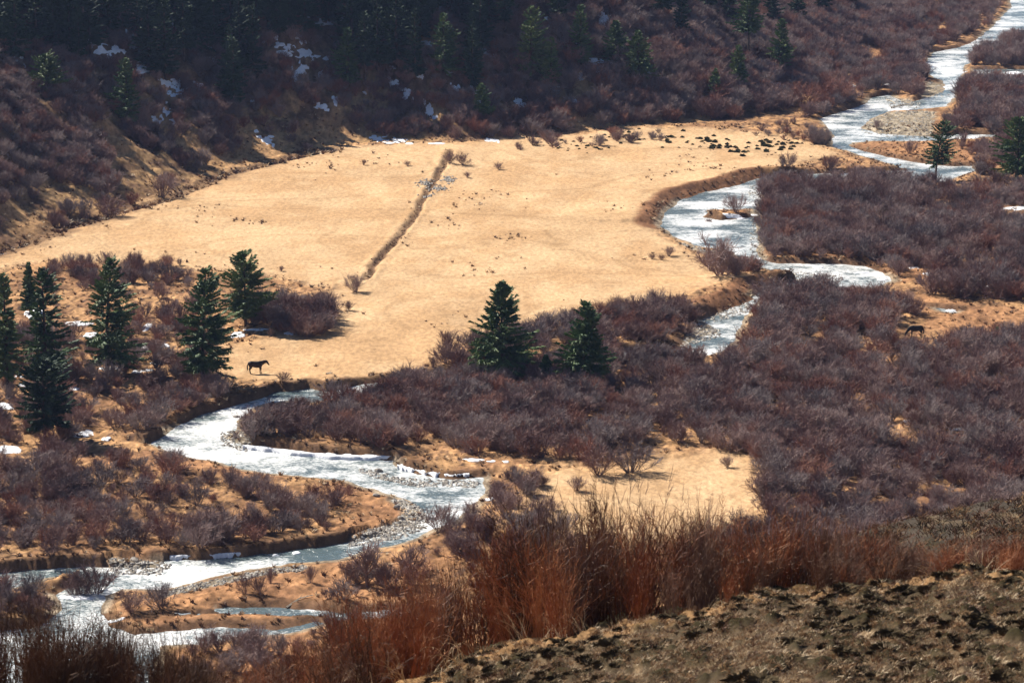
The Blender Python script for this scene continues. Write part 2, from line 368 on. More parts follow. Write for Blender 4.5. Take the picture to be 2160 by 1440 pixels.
def water_mat():
    m, nt, b = mat('river_water'); L = nt.links
    g = nd(nt, 'ShaderNodeNewGeometry')
    mp = nd(nt, 'ShaderNodeMapping'); mp.inputs['Scale'].default_value = (.8, 1.0, 1); L.new(g.outputs['Position'], mp.inputs['Vector'])
    def noise(sc, det, r=.6, d=0):
        n = nd(nt, 'ShaderNodeTexNoise'); n.inputs['Scale'].default_value = sc; n.inputs['Detail'].default_value = det; n.inputs['Roughness'].default_value = r
        n.inputs['Distortion'].default_value = d; L.new(mp.outputs[0], n.inputs['Vector']); return n.outputs['Fac']
    big = noise(.11, 3); mid = noise(.5, 4, .65, .6); fine = noise(2.6, 5, .75, .4)
    bg_ = nd(nt, 'ShaderNodeMath', operation='MULTIPLY'); L.new(big, bg_.inputs[0]); bg_.inputs[1].default_value = 1.9
    a = nd(nt, 'ShaderNodeMath', operation='MULTIPLY_ADD'); L.new(mid, a.inputs[0]); a.inputs[1].default_value = .9; L.new(bg_.outputs[0], a.inputs[2])
    a2 = nd(nt, 'ShaderNodeMath', operation='MULTIPLY_ADD'); L.new(fine, a2.inputs[0]); a2.inputs[1].default_value = 1.3; L.new(a.outputs[0], a2.inputs[2])
    r = nd(nt, 'ShaderNodeMapRange'); L.new(a2.outputs[0], r.inputs['Value']); r.inputs['From Min'].default_value = 1.86; r.inputs['From Max'].default_value = 2.26
    cr = nd(nt, 'ShaderNodeValToRGB'); L.new(r.outputs[0], cr.inputs['Fac']); e = cr.color_ramp.elements
    e[0].position = 0; e[0].color = (.10, .14, .15, 1); e[1].position = 1; e[1].color = (.97, .97, .96, 1)  # dark to white patches paint sky reflection and glitter, as well as foam
    k = e.new(.45); k.color = (.46, .50, .50, 1)
    L.new(cr.outputs['Color'], b.inputs['Base Color'])
    b.inputs['Roughness'].default_value = .22; b.inputs['Specular IOR Level'].default_value = .8
    w1 = noise(1.6, 4, .7, .5)
    bp = nd(nt, 'ShaderNodeBump'); bp.inputs['Distance'].default_value = .22; bp.inputs['Strength'].default_value = .9
    L.new(w1, bp.inputs['Height']); L.new(bp.outputs[0], b.inputs['Normal'])
    return m
M['water'] = water_mat()
def simple(name, c1, c2, sc, rough=.9, spec=.2, bump=0.0, bs=8):
    m, nt, b = mat(name); L = nt.links
    g = nd(nt, 'ShaderNodeNewGeometry'); n = nd(nt, 'ShaderNodeTexNoise'); n.inputs['Scale'].default_value = sc; n.inputs['Detail'].default_value = 4
    L.new(g.outputs['Position'], n.inputs['Vector'])
    cr = nd(nt, 'ShaderNodeValToRGB'); L.new(n.outputs['Fac'], cr.inputs['Fac']); e = cr.color_ramp.elements
    e[0].position = .35; e[0].color = (*c1, 1); e[1].position = .65; e[1].color = (*c2, 1)
    L.new(cr.outputs[0], b.inputs['Base Color']); b.inputs['Roughness'].default_value = rough; b.inputs['Specular IOR Level'].default_value = spec
    if bump:
        bp = nd(nt, 'ShaderNodeBump'); bp.inputs['Distance'].default_value = bump; n2 = nd(nt, 'ShaderNodeTexNoise'); n2.inputs['Scale'].default_value = bs
        L.new(g.outputs['Position'], n2.inputs['Vector']); L.new(n2.outputs['Fac'], bp.inputs['Height']); L.new(bp.outputs[0], b.inputs['Normal'])
    return m
M['snow'] = simple('snow', (.78, .80, .85), (.9, .9, .92), 1.5, .6, .3, .1, 3)
M['rock'] = simple('stone', (.16, .14, .12), (.36, .33, .30), 3, .9, .2, .05)
M['pebble'] = simple('pebble', (.25, .22, .18), (.62, .58, .52), 1.3, .9, .2)
M['horse_brown'] = simple('dark_brown_coat', (.012, .006, .005), (.03, .012, .009), 3, .6, .3)
M['horse_black'] = simple('black_coat', (.006, .005, .006), (.014, .010, .010), 3, .6, .3)
M['wood'] = simple('bleached_wood', (.28, .22, .16), (.55, .48, .38), 4, .8, .2)

# ------------------------------------------------------------------ ground: one sheet, finer where the view is
def build_ground():
    ys = np.concatenate([np.linspace(-60, 44, 40, endpoint=False), np.linspace(44, 65, 240, endpoint=False), np.linspace(65, 130, 170, endpoint=False), np.linspace(130, 190, 20, endpoint=False),
                         np.exp(np.linspace(math.log(190), math.log(720), 1050, endpoint=False)), np.linspace(720, 1100, 26)])
    uf = np.linspace(-.205, .205, 820)
    us = np.concatenate([np.linspace(-1.2, -.205, 60, endpoint=False), uf, np.linspace(.205, 1.2, 61)[1:]])
    Yg, U = np.meshgrid(ys, us, indexing='ij')
    X = U*np.maximum(np.abs(Yg), 40*np.ones_like(Yg))
    X = np.where(Yg < 44, U*44, U*Yg)
    Xf = X.ravel(); Yf = Yg.ravel()
    h, sd, ny, gr, dd, d3, cut, st = H(Xf, Yf, True)
    val = Yf > 185
    # --- relief of the vegetation mat
    hummock = fbm(Xf/1.1, Yf/1.5, 91, 2)
    near = (Yf < 70)
    rz = val & (sd > .3)
    fe0 = np.full(len(Xf), 99.0); mm = val & (Yf < 520) & (np.abs(Xf/np.maximum(Yf, 1)) < .25)
    fe0[mm] = np.minimum(psd(FIELD, Xf[mm], Yf[mm]), psd(FIELD2, Xf[mm], Yf[mm]))
    rl = np.where(fe0 < 0, .05, .24)*ss(.3, 2.5, sd)
    h = h+np.where(rz, rl*(np.maximum(hummock, -.2)+.6*fbm(Xf/.55, Yf/.8, 96, 2)), 0)
    t1 = fbm(Xf/.42, Yf/.62, 93, 3); t2 = vn(Xf/1.3, Yf/2.2, 94)
    h = h+np.where(near & (Yf > 40), .34*np.maximum(t1+.08, 0)**1.0+.10*t2, 0)
    sp = (Yf >= 70) & (Yf < 130)
    h = h+np.where(sp, .20*np.maximum(fbm(Xf/.8, Yf/1.5, 95, 3), -.15), 0)
    # --- colours
    n = len(Xf)
    def c(r, g, b): return np.array([r, g, b])[None]
    fe = np.full(n, 99.0); m = val & (Yf < 520) & (np.abs(Xf/np.maximum(Yf, 1)) < .3)
    jx = Xf+2.0*fbm(Xf/3, Yf/5, 51, 3); jy = Yf+4*fbm(Xf/4, Yf/6, 52, 3)
    fe[m] = np.minimum(psd(FIELD, jx[m], jy[m]), psd(FIELD2, jx[m], jy[m]))
    me_ = np.full(n, 99.0); m = val & (Yf < 700) & (np.abs(Xf/np.maximum(Yf, 1)) < .3)
    for p in MEAD: me_[m] = np.minimum(me_[m], psd(p, jx[m], jy[m]))
    n1 = fbm(Xf/2.2, Yf/3.4, 55, 3); n2 = fbm(Xf/9, Yf/14, 56, 2)
    f = lambda t: np.clip(t, 0, 1)[:, None]
    rough = c(.27, .145, .075)*(1+.0*n1[:, None])
    rough = rough+(c(.47, .27, .13)-rough)*f(.45+1.6*n1)
    rough = rough+(c(.10, .06, .042)-rough)*f(3.0*(fbm(Xf/.7, Yf/1.1, 58, 3)-.12))
    hsd = -psd(HILLW, Xf, Yf)
    hillc = c(.44, .27, .13)+(c(.14, .08, .05)-c(.44, .27, .13))*f(.35+1.5*n1+.8*n2)
    hillc = hillc+(c(.16, .10, .065)-hillc)*f(ss(10, 30, hsd)*.9)  # upper slope painted darker, its shade put into the ground colour
    col = np.where((hsd > 0)[:, None], hillc, rough)
    scx, scy, _ = hit([q[0] for q in SCAR], [q[1] for q in SCAR])
    for a_, b_, q in zip(scx, scy, SCAR):
        w_ = q[2]/13.; col = col+(c(.46, .27, .13)-col)*f(np.exp(-(((Xf-a_)/w_)**2+((Yf-b_)/(w_*1.6))**2))*1.1)
    mead = c(.41, .215, .105)+(c(.28, .145, .075)-c(.41, .215, .105))*f(.4+1.8*n1)
    col = col+(mead-col)*f(ss(1.5, -1.0, me_))
    fld = c(.60, .40, .225)+(c(.52, .325, .17)-c(.60, .40, .225))*f(.4+1.7*n2+1.1*n1)
    trail = ss(.8, .1, np.abs(fbm(Xf/26, Yf/16, 59, 2)-.05)*16)*.35+ss(.6, .1, np.abs(fbm(Xf/19+4, Yf/21, 60, 2)+.12)*16)*.3
    fld = fld+(c(.36, .22, .11)-fld)*f(trail+1.2*np.maximum(fbm(Xf/.5, Yf/1.0, 64, 2)-.28, 0))
    col = col+(fld-col)*f(ss(3.0, -2.0, fe)*(hsd < 1.5))
    dirt = c(.13, .075, .045)
    grav = c(.40, .33, .24)+(c(.22, .18, .13)-c(.40, .33, .24))*f(.5+2.0*fbm(Xf/.6, Yf/.9, 57, 2))
    tb = ss(2.2, .5, np.abs(sd+.5*n1))*(sd > -3)*ss(-.2, .5, ny)
    col = col+(dirt-col)*f(tb*.85*(gr > .5))
    col = col+(c(.23, .115, .06)-col)*f(ss(5.5, 3.5, cut)*(sd > 0)*(ny > -.2)*ss(4.2, 2.6, sd))
    gm = np.maximum(ss(1.0, -.2, gr), ss(1.1, .3, sd+.5*n1)*.8*(ny < .3))
    col = col+(grav-col)*f(gm)
    col = col+(c(.14, .12, .09)-col)*f(ss(0, -.3, sd))
    col = col+(dirt-col)*f(np.maximum(ss(.62, .22, dd*(1+.9*n1)), .75*ss(2.6, .8, d3*(1+n1)))*.9)
    col = col+(dirt*.8-col)*f(ss(1.3, .4, st))
    # near slopes
    nb = c(.085, .060, .037); nt_ = c(.24, .165, .095); ndk = c(.035, .028, .013)
    k1 = fbm(Xf/.35, Yf/.8, 71, 3); nc = nb+(nt_-nb)*f(-.15+2.0*k1); nc = nc+(ndk-nc)*f(2.2*(t1+.02))
    nc = nc+(c(.42, .24, .11)-nc)*f(ss(1.2, .2, np.abs(Yf-(60+2.5*vn(Xf/np.maximum(Yf, 1)*9, 0*Xf+3.3, 5))))*.6)
    s1 = fbm(Xf/.8, Yf/2.2, 72, 3); spc = c(.065, .052, .040)+(c(.17, .12, .07)-c(.065, .052, .040))*f(-.1+1.5*s1); spc = spc+(ndk-spc)*f(2.0*(-s1-.1))
    col = np.where((Yf < 185)[:, None], spc, col); col = np.where((Yf < 70)[:, None], nc, col)
    nr, ncx = X.shape
    mot = 1+(.75*fbm(Xf/.38, Yf/.7, 66, 2)+.35*fbm(Xf/1.4, Yf/2.6, 67, 2))*(val & (fe > -.5) & (sd > .2))*ss(2.0, -.5, -fe)
    col = col*np.clip(mot, .35, 1.5)[:, None]
    V = np.stack([Xf, Yf, h], -1)
    idx = np.arange(nr*ncx).reshape(nr, ncx)
    Q = np.stack([idx[:-1, :-1], idx[:-1, 1:], idx[1:, 1:], idx[1:, :-1]], -1).reshape(-1, 4)
    me = mesh_from('ground', V, Q, [M['terrain']], smooth=True)
    ca = me.color_attributes.new('Col', 'FLOAT_COLOR', 'POINT')
    ca.data.foreach_set('color', np.concatenate([np.clip(col, 0, 1), np.ones((n, 1))], 1).astype(np.float32).ravel())
    tag(link('ground', me), kind='structure')
build_ground()

# water sheet, showing only where the bed is cut below it
def build_water():
    V = []; Q = []
    for (x0, x1, y0, y1) in ((-60, 60, 186, 330), (-70, 90, 330, 480), (-20, 220, 480, 900)):
        b = len(V); V += [(x0, y0, WL), (x1, y0, WL), (x1, y1, WL), (x0, y1, WL)]; Q.append((b, b+1, b+2, b+3))
    tag(link('river_water', mesh_from('river_water', V, Q, [M['water']])), kind='structure')
build_water()

# ------------------------------------------------------------------ snow lying in patches
def build_snow():
    V = []; Fq = []; K = 18; RN = (0.0, .6, .9, 1.0)
    px = []; py = []
    allp = []
    for s in SNOW:
        cx, cy, rx, ry = s
        if cy < 300 and cx < 1700: rx *= 1.25; ry *= 1.35
        allp.append((cx, cy, rx*(.55 if cy < 300 and cx < 1700 else .8), ry*(.55 if cy < 300 and cx < 1700 else .8), .07))
        hl = cy < 300 and cx < 1700
        for _ in range(7 if hl and rx > 7 else 0):
            a_ = rng.uniform(-1.5, 1.5); allp.append((cx+rx*(a_*.7+rng.normal(0, .3)), cy+ry*(a_*.8+rng.normal(0, .3)), rx*rng.uniform(.08, .28)+1, ry*rng.uniform(.1, .3)+1, .05))
        for _ in range(3): allp.append((cx+rx*rng.uniform(-.8, .8), cy+ry*rng.uniform(-.6, .6), rx*rng.uniform(.25, .6), ry*rng.uniform(.25, .6), rng.uniform(.04, .08)))
    rad = np.array([[ (1+.35*vn(np.array([math.cos(th)*1.6+i*7.7]), np.array([math.sin(th)*1.6+i*3.1]), 9)[0]*1.6+.14*rng.uniform(-1, 1)) for th in np.linspace(0, 2*math.pi, K, endpoint=False)] for i in range(len(allp))])
    for i, (cx, cy, rx, ry, th_) in enumerate(allp):
        for r_ in RN:
            for k in range(K):
                th = 2*math.pi*k/K
                px.append(cx+rx*r_*rad[i, k]*math.cos(th)); py.append(cy+ry*r_*rad[i, k]*math.sin(th))
    x, y, ok = hit(px, py)
    h = np.maximum(H(x, y), WL)
    prof = np.tile(np.repeat([1, .95, .6, -.3], K), len(allp))
    thk = np.repeat([a[4] for a in allp], K*len(RN))
    z = h+thk*prof
    V = np.stack([x, y, z], -1)
    for i in range(len(allp)):
        for r_ in range(len(RN)-1):
            b = i*K*len(RN)+r_*K
            for k in range(K): Fq.append((b+k, b+K+k, b+K+(k+1) % K, b+(k+1) % K))
    V = list(map(tuple, V))
    strips = [[(512,940),(560,945),(620,953),(700,961),(760,963),(835,964)], [(838,982),(870,987),(920,995),(960,998),(990,1000)], [(358,1174),(400,1172),(440,1169),(470,1168),(508,1166)]]
    for k, st in enumerate(strips):
        a = np.array(st, float); n = 60; t = np.linspace(0, len(a)-1.001, n); i = t.astype(int); f_ = (t-i)[:, None]; cpx = a[i]*(1-f_)+a[i+1]*f_
        wd = (5.5, 9, 5)[k]*(1+1.3*fbm(np.arange(n)/5., np.zeros(n)+k*9, 5, 3))*np.sin(np.linspace(.12, 3.02, n))**.4
        b = len(V)
        for j, (o_, hh) in enumerate(((-.5, -.35), (-.46, .26), (-.15, .34), (.2, .33), (.5, .24), (.56, -.35))):
            q = rays(cpx[:, 0], cpx[:, 1]+wd*o_+1.2*vn(np.arange(n)/2., np.zeros(n)+j*3., 6)); tt = (WL+.22-HC)/q[:, 2]
            gz = H(q[:, 0]*tt, tt)
            for x_, y_, g_ in zip(q[:, 0]*tt, tt, gz): V.append((x_, y_, max(WL+hh, min(g_+.08, WL+.36)) if hh > 0 else WL+hh))
        for j in range(5):
            for m_ in range(n-1): Fq.append((b+j*n+m_, b+j*n+m_+1, b+(j+1)*n+m_+1, b+(j+1)*n+m_))
    tag(link('snow_cover', mesh_from('snow_cover', V, Fq, [M['snow']], smooth=True)), kind='structure')
build_snow()

# ------------------------------------------------------------------ plant geometry (numpy)
class PB:
    def __init__(s): s.V = []; s.T = []; s.n = 0; s.mi = []
    def _frame(s, D):
        D = D/np.maximum(np.linalg.norm(D, axis=1, keepdims=True), 1e-9)
        r = np.where(np.abs(D[:, 2:3]) > .9, np.array([[1., 0, 0]]), np.array([[0, 0, 1.]]))
        a = np.cross(D, r); a /= np.linalg.norm(a, axis=1, keepdims=True); return a, np.cross(D, a)
    def cones(s, A, B, r, mi=0):
        a, b = s._frame(B-A); r = np.broadcast_to(np.asarray(r, float).reshape(-1, 1), (len(A), 1))
        ring = [A+r*(a*math.cos(t)+b*math.sin(t)) for t in (0, 2.0944, 4.18879)]
        V = np.stack(ring+[B], 1).reshape(-1, 3); o = s.n+4*np.arange(len(A))[:, None]
        T = np.concatenate([o+np.array([[0, 1, 3]]), o+np.array([[1, 2, 3]]), o+np.array([[2, 0, 3]])])
        s.V.append(V); s.T.append(T); s.n += len(V); s.mi += [mi]*len(T)
    def tubes(s, A, B, ra, rb, mi=0):
        a, b = s._frame(B-A); N = len(A)
        ra = np.broadcast_to(np.asarray(ra, float).reshape(-1, 1), (N, 1)); rb = np.broadcast_to(np.asarray(rb, float).reshape(-1, 1), (N, 1))
        V = np.stack([A+ra*(a*math.cos(t)+b*math.sin(t)) for t in (0, 2.0944, 4.18879)]+[B+rb*(a*math.cos(t)+b*math.sin(t)) for t in (0, 2.0944, 4.18879)], 1).reshape(-1, 3)
        o = s.n+6*np.arange(N)[:, None]
        T = np.concatenate([o+np.array([q]) for q in ([0, 1, 4], [0, 4, 3], [1, 2, 5], [1, 5, 4], [2, 0, 3], [2, 3, 5])])
        s.V.append(V); s.T.append(T); s.n += len(V); s.mi += [mi]*len(T)
    def get(s): return np.concatenate(s.V), np.concatenate(s.T), np.array(s.mi)
    def mesh(s, name, mats):
        V, T, mi = s.get(); return mesh_from(name, V, T, mats, mi)
def unit(v): return v/np.maximum(np.linalg.norm(v, axis=-1, keepdims=True), 1e-9)

def willow(seed, stems=24, twigs=600, spread=.95, h=1.0, r0=.011, rt=.0052):
    """bare many-stemmed shrub, unit height about 1, half width about 0.6"""
    g = np.random.default_rng(seed); pb = PB(); N = stems
    az = g.uniform(0, 2*math.pi, N); tilt = g.uniform(.05, spread, N)**.8
    D = np.stack([np.cos(az)*np.sin(tilt), np.sin(az)*np.sin(tilt), np.cos(tilt)], -1)
    A = np.stack([np.cos(az)*.08*g.uniform(0, 1, N), np.sin(az)*.08*g.uniform(0, 1, N), np.full(N, -.04)], -1)
    Ln = h*g.uniform(.62, 1.0, N)*(1-.25*tilt/spread); pts = [A]
    for k in range(3):
        D = unit(D+np.array([0, 0, .10])+g.normal(0, .20, (N, 3))); pts.append(pts[-1]+D*(Ln/3)[:, None])
    for k in range(3): pb.tubes(pts[k], pts[k+1], r0*(1-.3*k), r0*(1-.3*(k+1)))
    PT = np.stack(pts, 1)
    i = g.integers(0, N, twigs); t = (.2+.8*g.uniform(0, 1.0, twigs)**.6)*2.999; k = np.minimum(t.astype(int), 2); f = (t-k)[:, None]
    S = PT[i, k]*(1-f)+PT[i, k+1]*f; d0 = unit(PT[i, k+1]-PT[i, k])
    d = unit(d0*.7+g.normal(0, .55, (twigs, 3))+np.array([0, 0, .26])); ln = h*g.uniform(.12, .30, twigs)
    mid = S+d*(ln*.55)[:, None]; pb.tubes(S, mid, rt, rt*.7)
    d2 = unit(d+g.normal(0, .25, (twigs, 3))+np.array([0, 0, .1])); pb.cones(mid, mid+d2*(ln*.5)[:, None], rt*.8)
    d3 = unit(d+g.normal(0, .5, (twigs, 3))); pb.cones(mid, mid+d3*(ln*.45)[:, None], rt*.8)
    return pb
def sapling(seed):
    """small bare upright tree: one trunk, fan of twigs"""
    g = np.random.default_rng(seed); pb = PB()
    A = np.array([[0, 0, -.04]]); B = np.array([[.02, .01, .30]]); pb.tubes(A, B, .032, .026)
    N = 14; az = g.uniform(0, 2*math.pi, N); tilt = g.uniform(.1, .9, N); D = np.stack([np.cos(az)*np.sin(tilt), np.sin(az)*np.sin(tilt), np.cos(tilt)], -1)
    S = B+g.uniform(-.4, 0, (N, 1))*np.array([[0, 0, .3]]); E = S+D*g.uniform(.3, .45, (N, 1)); pb.tubes(S, E, .015, .010)
    n = 220; i = g.integers(0, N, n); t = g.uniform(.3, 1, (n, 1)); s = S[i]*(1-t)+E[i]*t
    d = unit(D[i]*.8+g.normal(0, .45, (n, 3))+np.array([0, 0, .25])); ln = g.uniform(.12, .30, (n, 1)); pb.tubes(s, s+d*ln*.6, .008, .006)
    d2 = unit(d+g.normal(0, .3, (n, 3))); pb.cones(s+d*ln*.6, s+d*ln*.6+d2*ln*.5, .006); d3 = unit(d+g.normal(0, .5, (n, 3))); pb.cones(s+d*ln*.6, s+d*ln*.6+d3*ln*.5, .006)
    return pb
WIL = [willow(100+k, stems=22+k % 4, spread=(.75, .95, 1.1, .85, 1.0, .65)[k % 6]) for k in range(8)]+[sapling(200), sapling(201)]
WMAT = ['willow', 'willow', 'willow_grey', 'willow', 'willow_red', 'willow', 'willow_grey', 'willow', 'willow', 'willow_grey']
WMESH = [p.mesh('willow_twigs', [M[WMAT[i]]]) for i, p in enumerate(WIL)]


# ------------------------------------------------------------------ where the shrubs stand (base outlines, people-sized shrubs about 2 m)
ZONES = [  # polygon px, shrubs per 100 m2, height range, zone key
 ([(520,912),(560,885),(640,868),(740,850),(850,832),(900,778),(950,762),(1010,795),(1100,790),(1290,765),(1440,768),(1510,765),(1560,742),(1600,690),(1600,650),(1610,990),(1500,950),(1400,945),(1340,962),(1200,965),(1130,975),(985,962),(850,955),(700,948),(560,938)], 42, (1.6, 2.8), 'mid'),
 ([(1600,650),(1720,632),(1850,622),(1930,655),(1900,700),(1860,712),(1600,720),(1580,700)], 44, (1.6, 2.8), 'right'),
 ([(1580,735),(1700,725),(1860,720),(1990,722),(2060,705),(2260,690),(2260,1080),(2160,1085),(1860,1140),(1600,1120),(1590,1040),(1610,990),(1600,900)], 42, (1.6, 2.9), 'right'),
 ([(1610,405),(1700,390),(1850,395),(1930,398),(2000,400),(2260,395),(2260,640),(2020,632),(1930,608),(1900,580),(1820,553),(1700,549),(1620,540),(1606,470)], 40, (1.7, 3.0), 'upper'),
 ([(2110,100),(2160,82),(2260,70),(2260,140),(2090,142),(2050,138)], 34, (2.5, 4), 'upper'),
 ([(2010,262),(2030,200),(2050,178),(2260,188),(2260,282),(2100,280),(2005,280)], 38, (2.2, 3.6), 'upper'),
 ([(-80,975),(200,965),(330,975),(500,1010),(690,1030),(760,1055),(740,1105),(640,1140),(400,1160),(250,1165),(-80,1190)], 24, (1.4, 2.4), 'meander'),
 ([(-80,1000),(150,985),(200,1060),(60,1150),(-80,1185)], 26, (1.5, 2.6), 'meander'),
 ([(100,556),(300,556),(400,566),(450,600),(300,640),(60,600)], 22, (1.0, 2.0), 'left'),
 ([(540,640),(640,640),(690,650),(695,690),(640,712),(560,712),(520,690)], 52, (1.8, 3.2), 'left'),
 ([(280,660),(420,650),(480,720),(380,800),(290,790),(250,720)], 26, (1.2, 2.2), 'left'),
 ([(-60,690),(300,740),(420,800),(480,818),(500,838),(400,875),(330,920),(160,960),(-60,960)], 24, (1.3, 2.3), 'left'),
 ([(280,850),(420,820),(490,840),(380,885),(330,915),(280,900)], 34, (1.4, 2.2), 'left'),
 ([(1120,700),(1290,665),(1400,650),(1480,665),(1462,705),(1430,730),(1280,736),(1110,752),(950,770),(930,750)], 44, (1.6, 2.8), 'behind'),
 ([(1500,548),(1560,560),(1620,585),(1600,600),(1520,580),(1470,560)], 40, (1.4, 2.6), 'bend'),
 ([(1600,545),(1700,552),(1640,556)], 50, (1.8, 2.6), 'bend'),
 ([(1000,1060),(1100,1045),(1160,1080),(1250,1130),(1300,1200),(1150,1260),(960,1210),(900,1160),(985,1100)], 22, (1.3, 2.6), 'lower'),
 ([(1600,1100),(1860,1120),(1900,1160),(1700,1200),(1400,1160)], 34, (1.6, 2.8), 'lower'),
 ([(1030,1010),(1140,990),(1150,1040),(1060,1070),(1030,1050)], 36, (1.4, 2.4), 'lower'),
 ([(1560,370),(1700,352),(1900,365),(1800,368),(1600,384)], 26, (1.5, 2.4), 'upper'),
 ([(1560,395),(1620,388),(1640,400),(1600,430)], 40, (1.6, 2.6), 'upper'),
 ([(1060,300),(1200,292),(1400,272),(1420,290),(1300,310),(1060,325)], 9, (.9, 1.8), 'hillfoot'),
 ([(1560,268),(1680,255),(1730,275),(1700,300),(1600,290)], 12, (.8, 1.6), 'hillfoot'),
 ([(1700,290),(1745,295),(1760,310),(1720,305)], 40, (1.8, 2.8), 'hillfoot'),
 ([(1840,180),(1900,175),(1960,205),(1960,225),(1870,212)], 24, (2.0, 3.0), 'upper'),
 ([(690,850),(760,838),(850,825),(960,803),(1100,782),(1280,756),(1430,756),(1430,776),(1100,802),(900,838),(740,868)], 55, (2.2, 3.2), 'mid'),
 ([(1605,393),(1700,388),(1830,384),(1910,384),(1910,398),(1620,408)], 60, (2.3, 3.1), 'upper'),
 ([(1608,642),(1700,618),(1745,616),(1745,634),(1620,662)], 60, (2.2, 3.0), 'right'),
 ([(330,1440),(400,1372),(560,1358),(700,1335),(900,1340),(950,1440)], 26, (1.0, 2.2), 'lower'),
 ([(640,1250),(800,1230),(950,1210),(1000,1330),(760,1320)], 14, (1.0, 2.2), 'lower'),
 ([(-80,1265),(60,1240),(120,1262),(110,1290),(60,1312),(-80,1330)], 40, (1.2, 2.2), 'lower'),
 ([(1690,242),(1760,197),(1830,148),(1920,85),(2080,-50),(2138,-50),(2088,48),(2025,82),(1968,102),(1945,125),(1950,165),(1930,195),(1870,190),(1830,198),(1770,230),(1700,255)], 34, (1.8, 3.2), 'upper'),
 ([(2030,310),(2160,300),(2160,370),(2060,372)], 28, (1.6, 2.6), 'upper'),
]
BUSH = []   # x, y, h, variant, zone
def scatter(polypx, dens, hr, zone, pw=1.0):
    P_ = plane(polypx); a = .5*abs(np.dot(P_[:, 0], np.roll(P_[:, 1], 1))-np.dot(P_[:, 1], np.roll(P_[:, 0], 1)))
    n = int(a/100*dens); x0, y0 = P_.min(0); x1, y1 = P_.max(0); got = 0
    X = rng.uniform(x0, x1, n*8); Y = rng.uniform(y0, y1, n*8)
    k = psd(P_, X+2.2*fbm(X/2.5, Y/4, 203, 2), Y+5*fbm(X/3, Y/5, 204, 2)) < 0; X = X[k][:n]; Y = Y[k][:n]
    if not len(X): return
    w = fbm(X/4.5, Y/6.5, 201, 2); keep = w > -.42+rng.uniform(-.12, .12, len(X)); X = X[keep]; Y = Y[keep]
    sd, _ = masks(X, Y); k = sd > .7; X = X[k]; Y = Y[k]
    for x, y in zip(X, Y): BUSH.append([x, y, rng.uniform(hr[0]*.62, hr[1]*1.12)*(1+.55*vn(np.array([x/6]), np.array([y/8]), 207)[0]), int(rng.integers(0, 8)), zone])
for z in ZONES: scatter(*z)

# hillside: thick scrub, thinner on the sunny toe of the slope
def hill_scrub():
    n = 42000
    X = rng.uniform(-90, 150, n); Y = rng.uniform(330, 700, n)
    sd = -psd(HILLW, X, Y); u = X/Y
    k = (sd > 1) & (sd < 75) & (np.abs(u) < .215); X = X[k]; Y = Y[k]; sd = sd[k]; u = u[k]
    w = fbm(X/5, Y/9, 211, 3)
    dens = np.where(u < -.05, .40+.45*ss(3, 16, sd), .48+.35*ss(0, 10, sd))
    k = (w*.9+.5 > 1-dens+rng.uniform(-.15, .15, len(X)))
    X = X[k]; Y = Y[k]; sd = sd[k]; u = u[k]
    for x, y, s, uu in zip(X, Y, sd, u):
        BUSH.append([x, y, rng.uniform(1.3, 2.9)*(1.0+.35*(uu > 0)), int(rng.integers(0, 8)), 'hill'])
hill_scrub()
def clear_gaps():
    """nothing grows on the snow patches or the bare scars"""
    a = np.array([b[:2] for b in BUSH]); z = H0(a[:, 0], a[:, 1]); d = np.stack([a[:, 0], a[:, 1], z-HC], -1); k = F/(d@FW); px = 1080+d[:, 0]*k; py = 720-(d@UP)*k
    bad = np.zeros(len(a), bool)
    for (cx, cy, rx, ry) in SNOW: bad |= (np.abs(px-cx) < rx*1.05) & (py > cy-ry) & (py < cy+ry+(16 if cy < 400 else 24))
    for (cx, cy, rx, ry) in SCAR: bad |= ((px-cx)/rx)**2+((py-cy-6)/(ry+6))**2 < rng.uniform(.5, 1.3, len(a))
    bad |= (np.abs(px-541) < 50) & (np.abs(py-805) < 32)
    bad |= (((px-1940)/75)**2+((py-695)/34)**2) < rng.uniform(.6, 1.2, len(a))
    for b, x_, y_ in zip(BUSH, px, py):
        if abs(x_-1930) < 42 and 706 < y_ < 790: b[2] = min(b[2], max(.35, (y_-704)/19.))
        if abs(x_-541) < 45 and 780 < y_ < 850: b[2] = min(b[2], max(.35, (y_-792)/20.))
    BUSH[:] = [b for b, q in zip(BUSH, bad) if not q]
clear_gaps()
B = BUSH; bx = np.array([b[0] for b in B]); by = np.array([b[1] for b in B]); bz = H(bx, by)

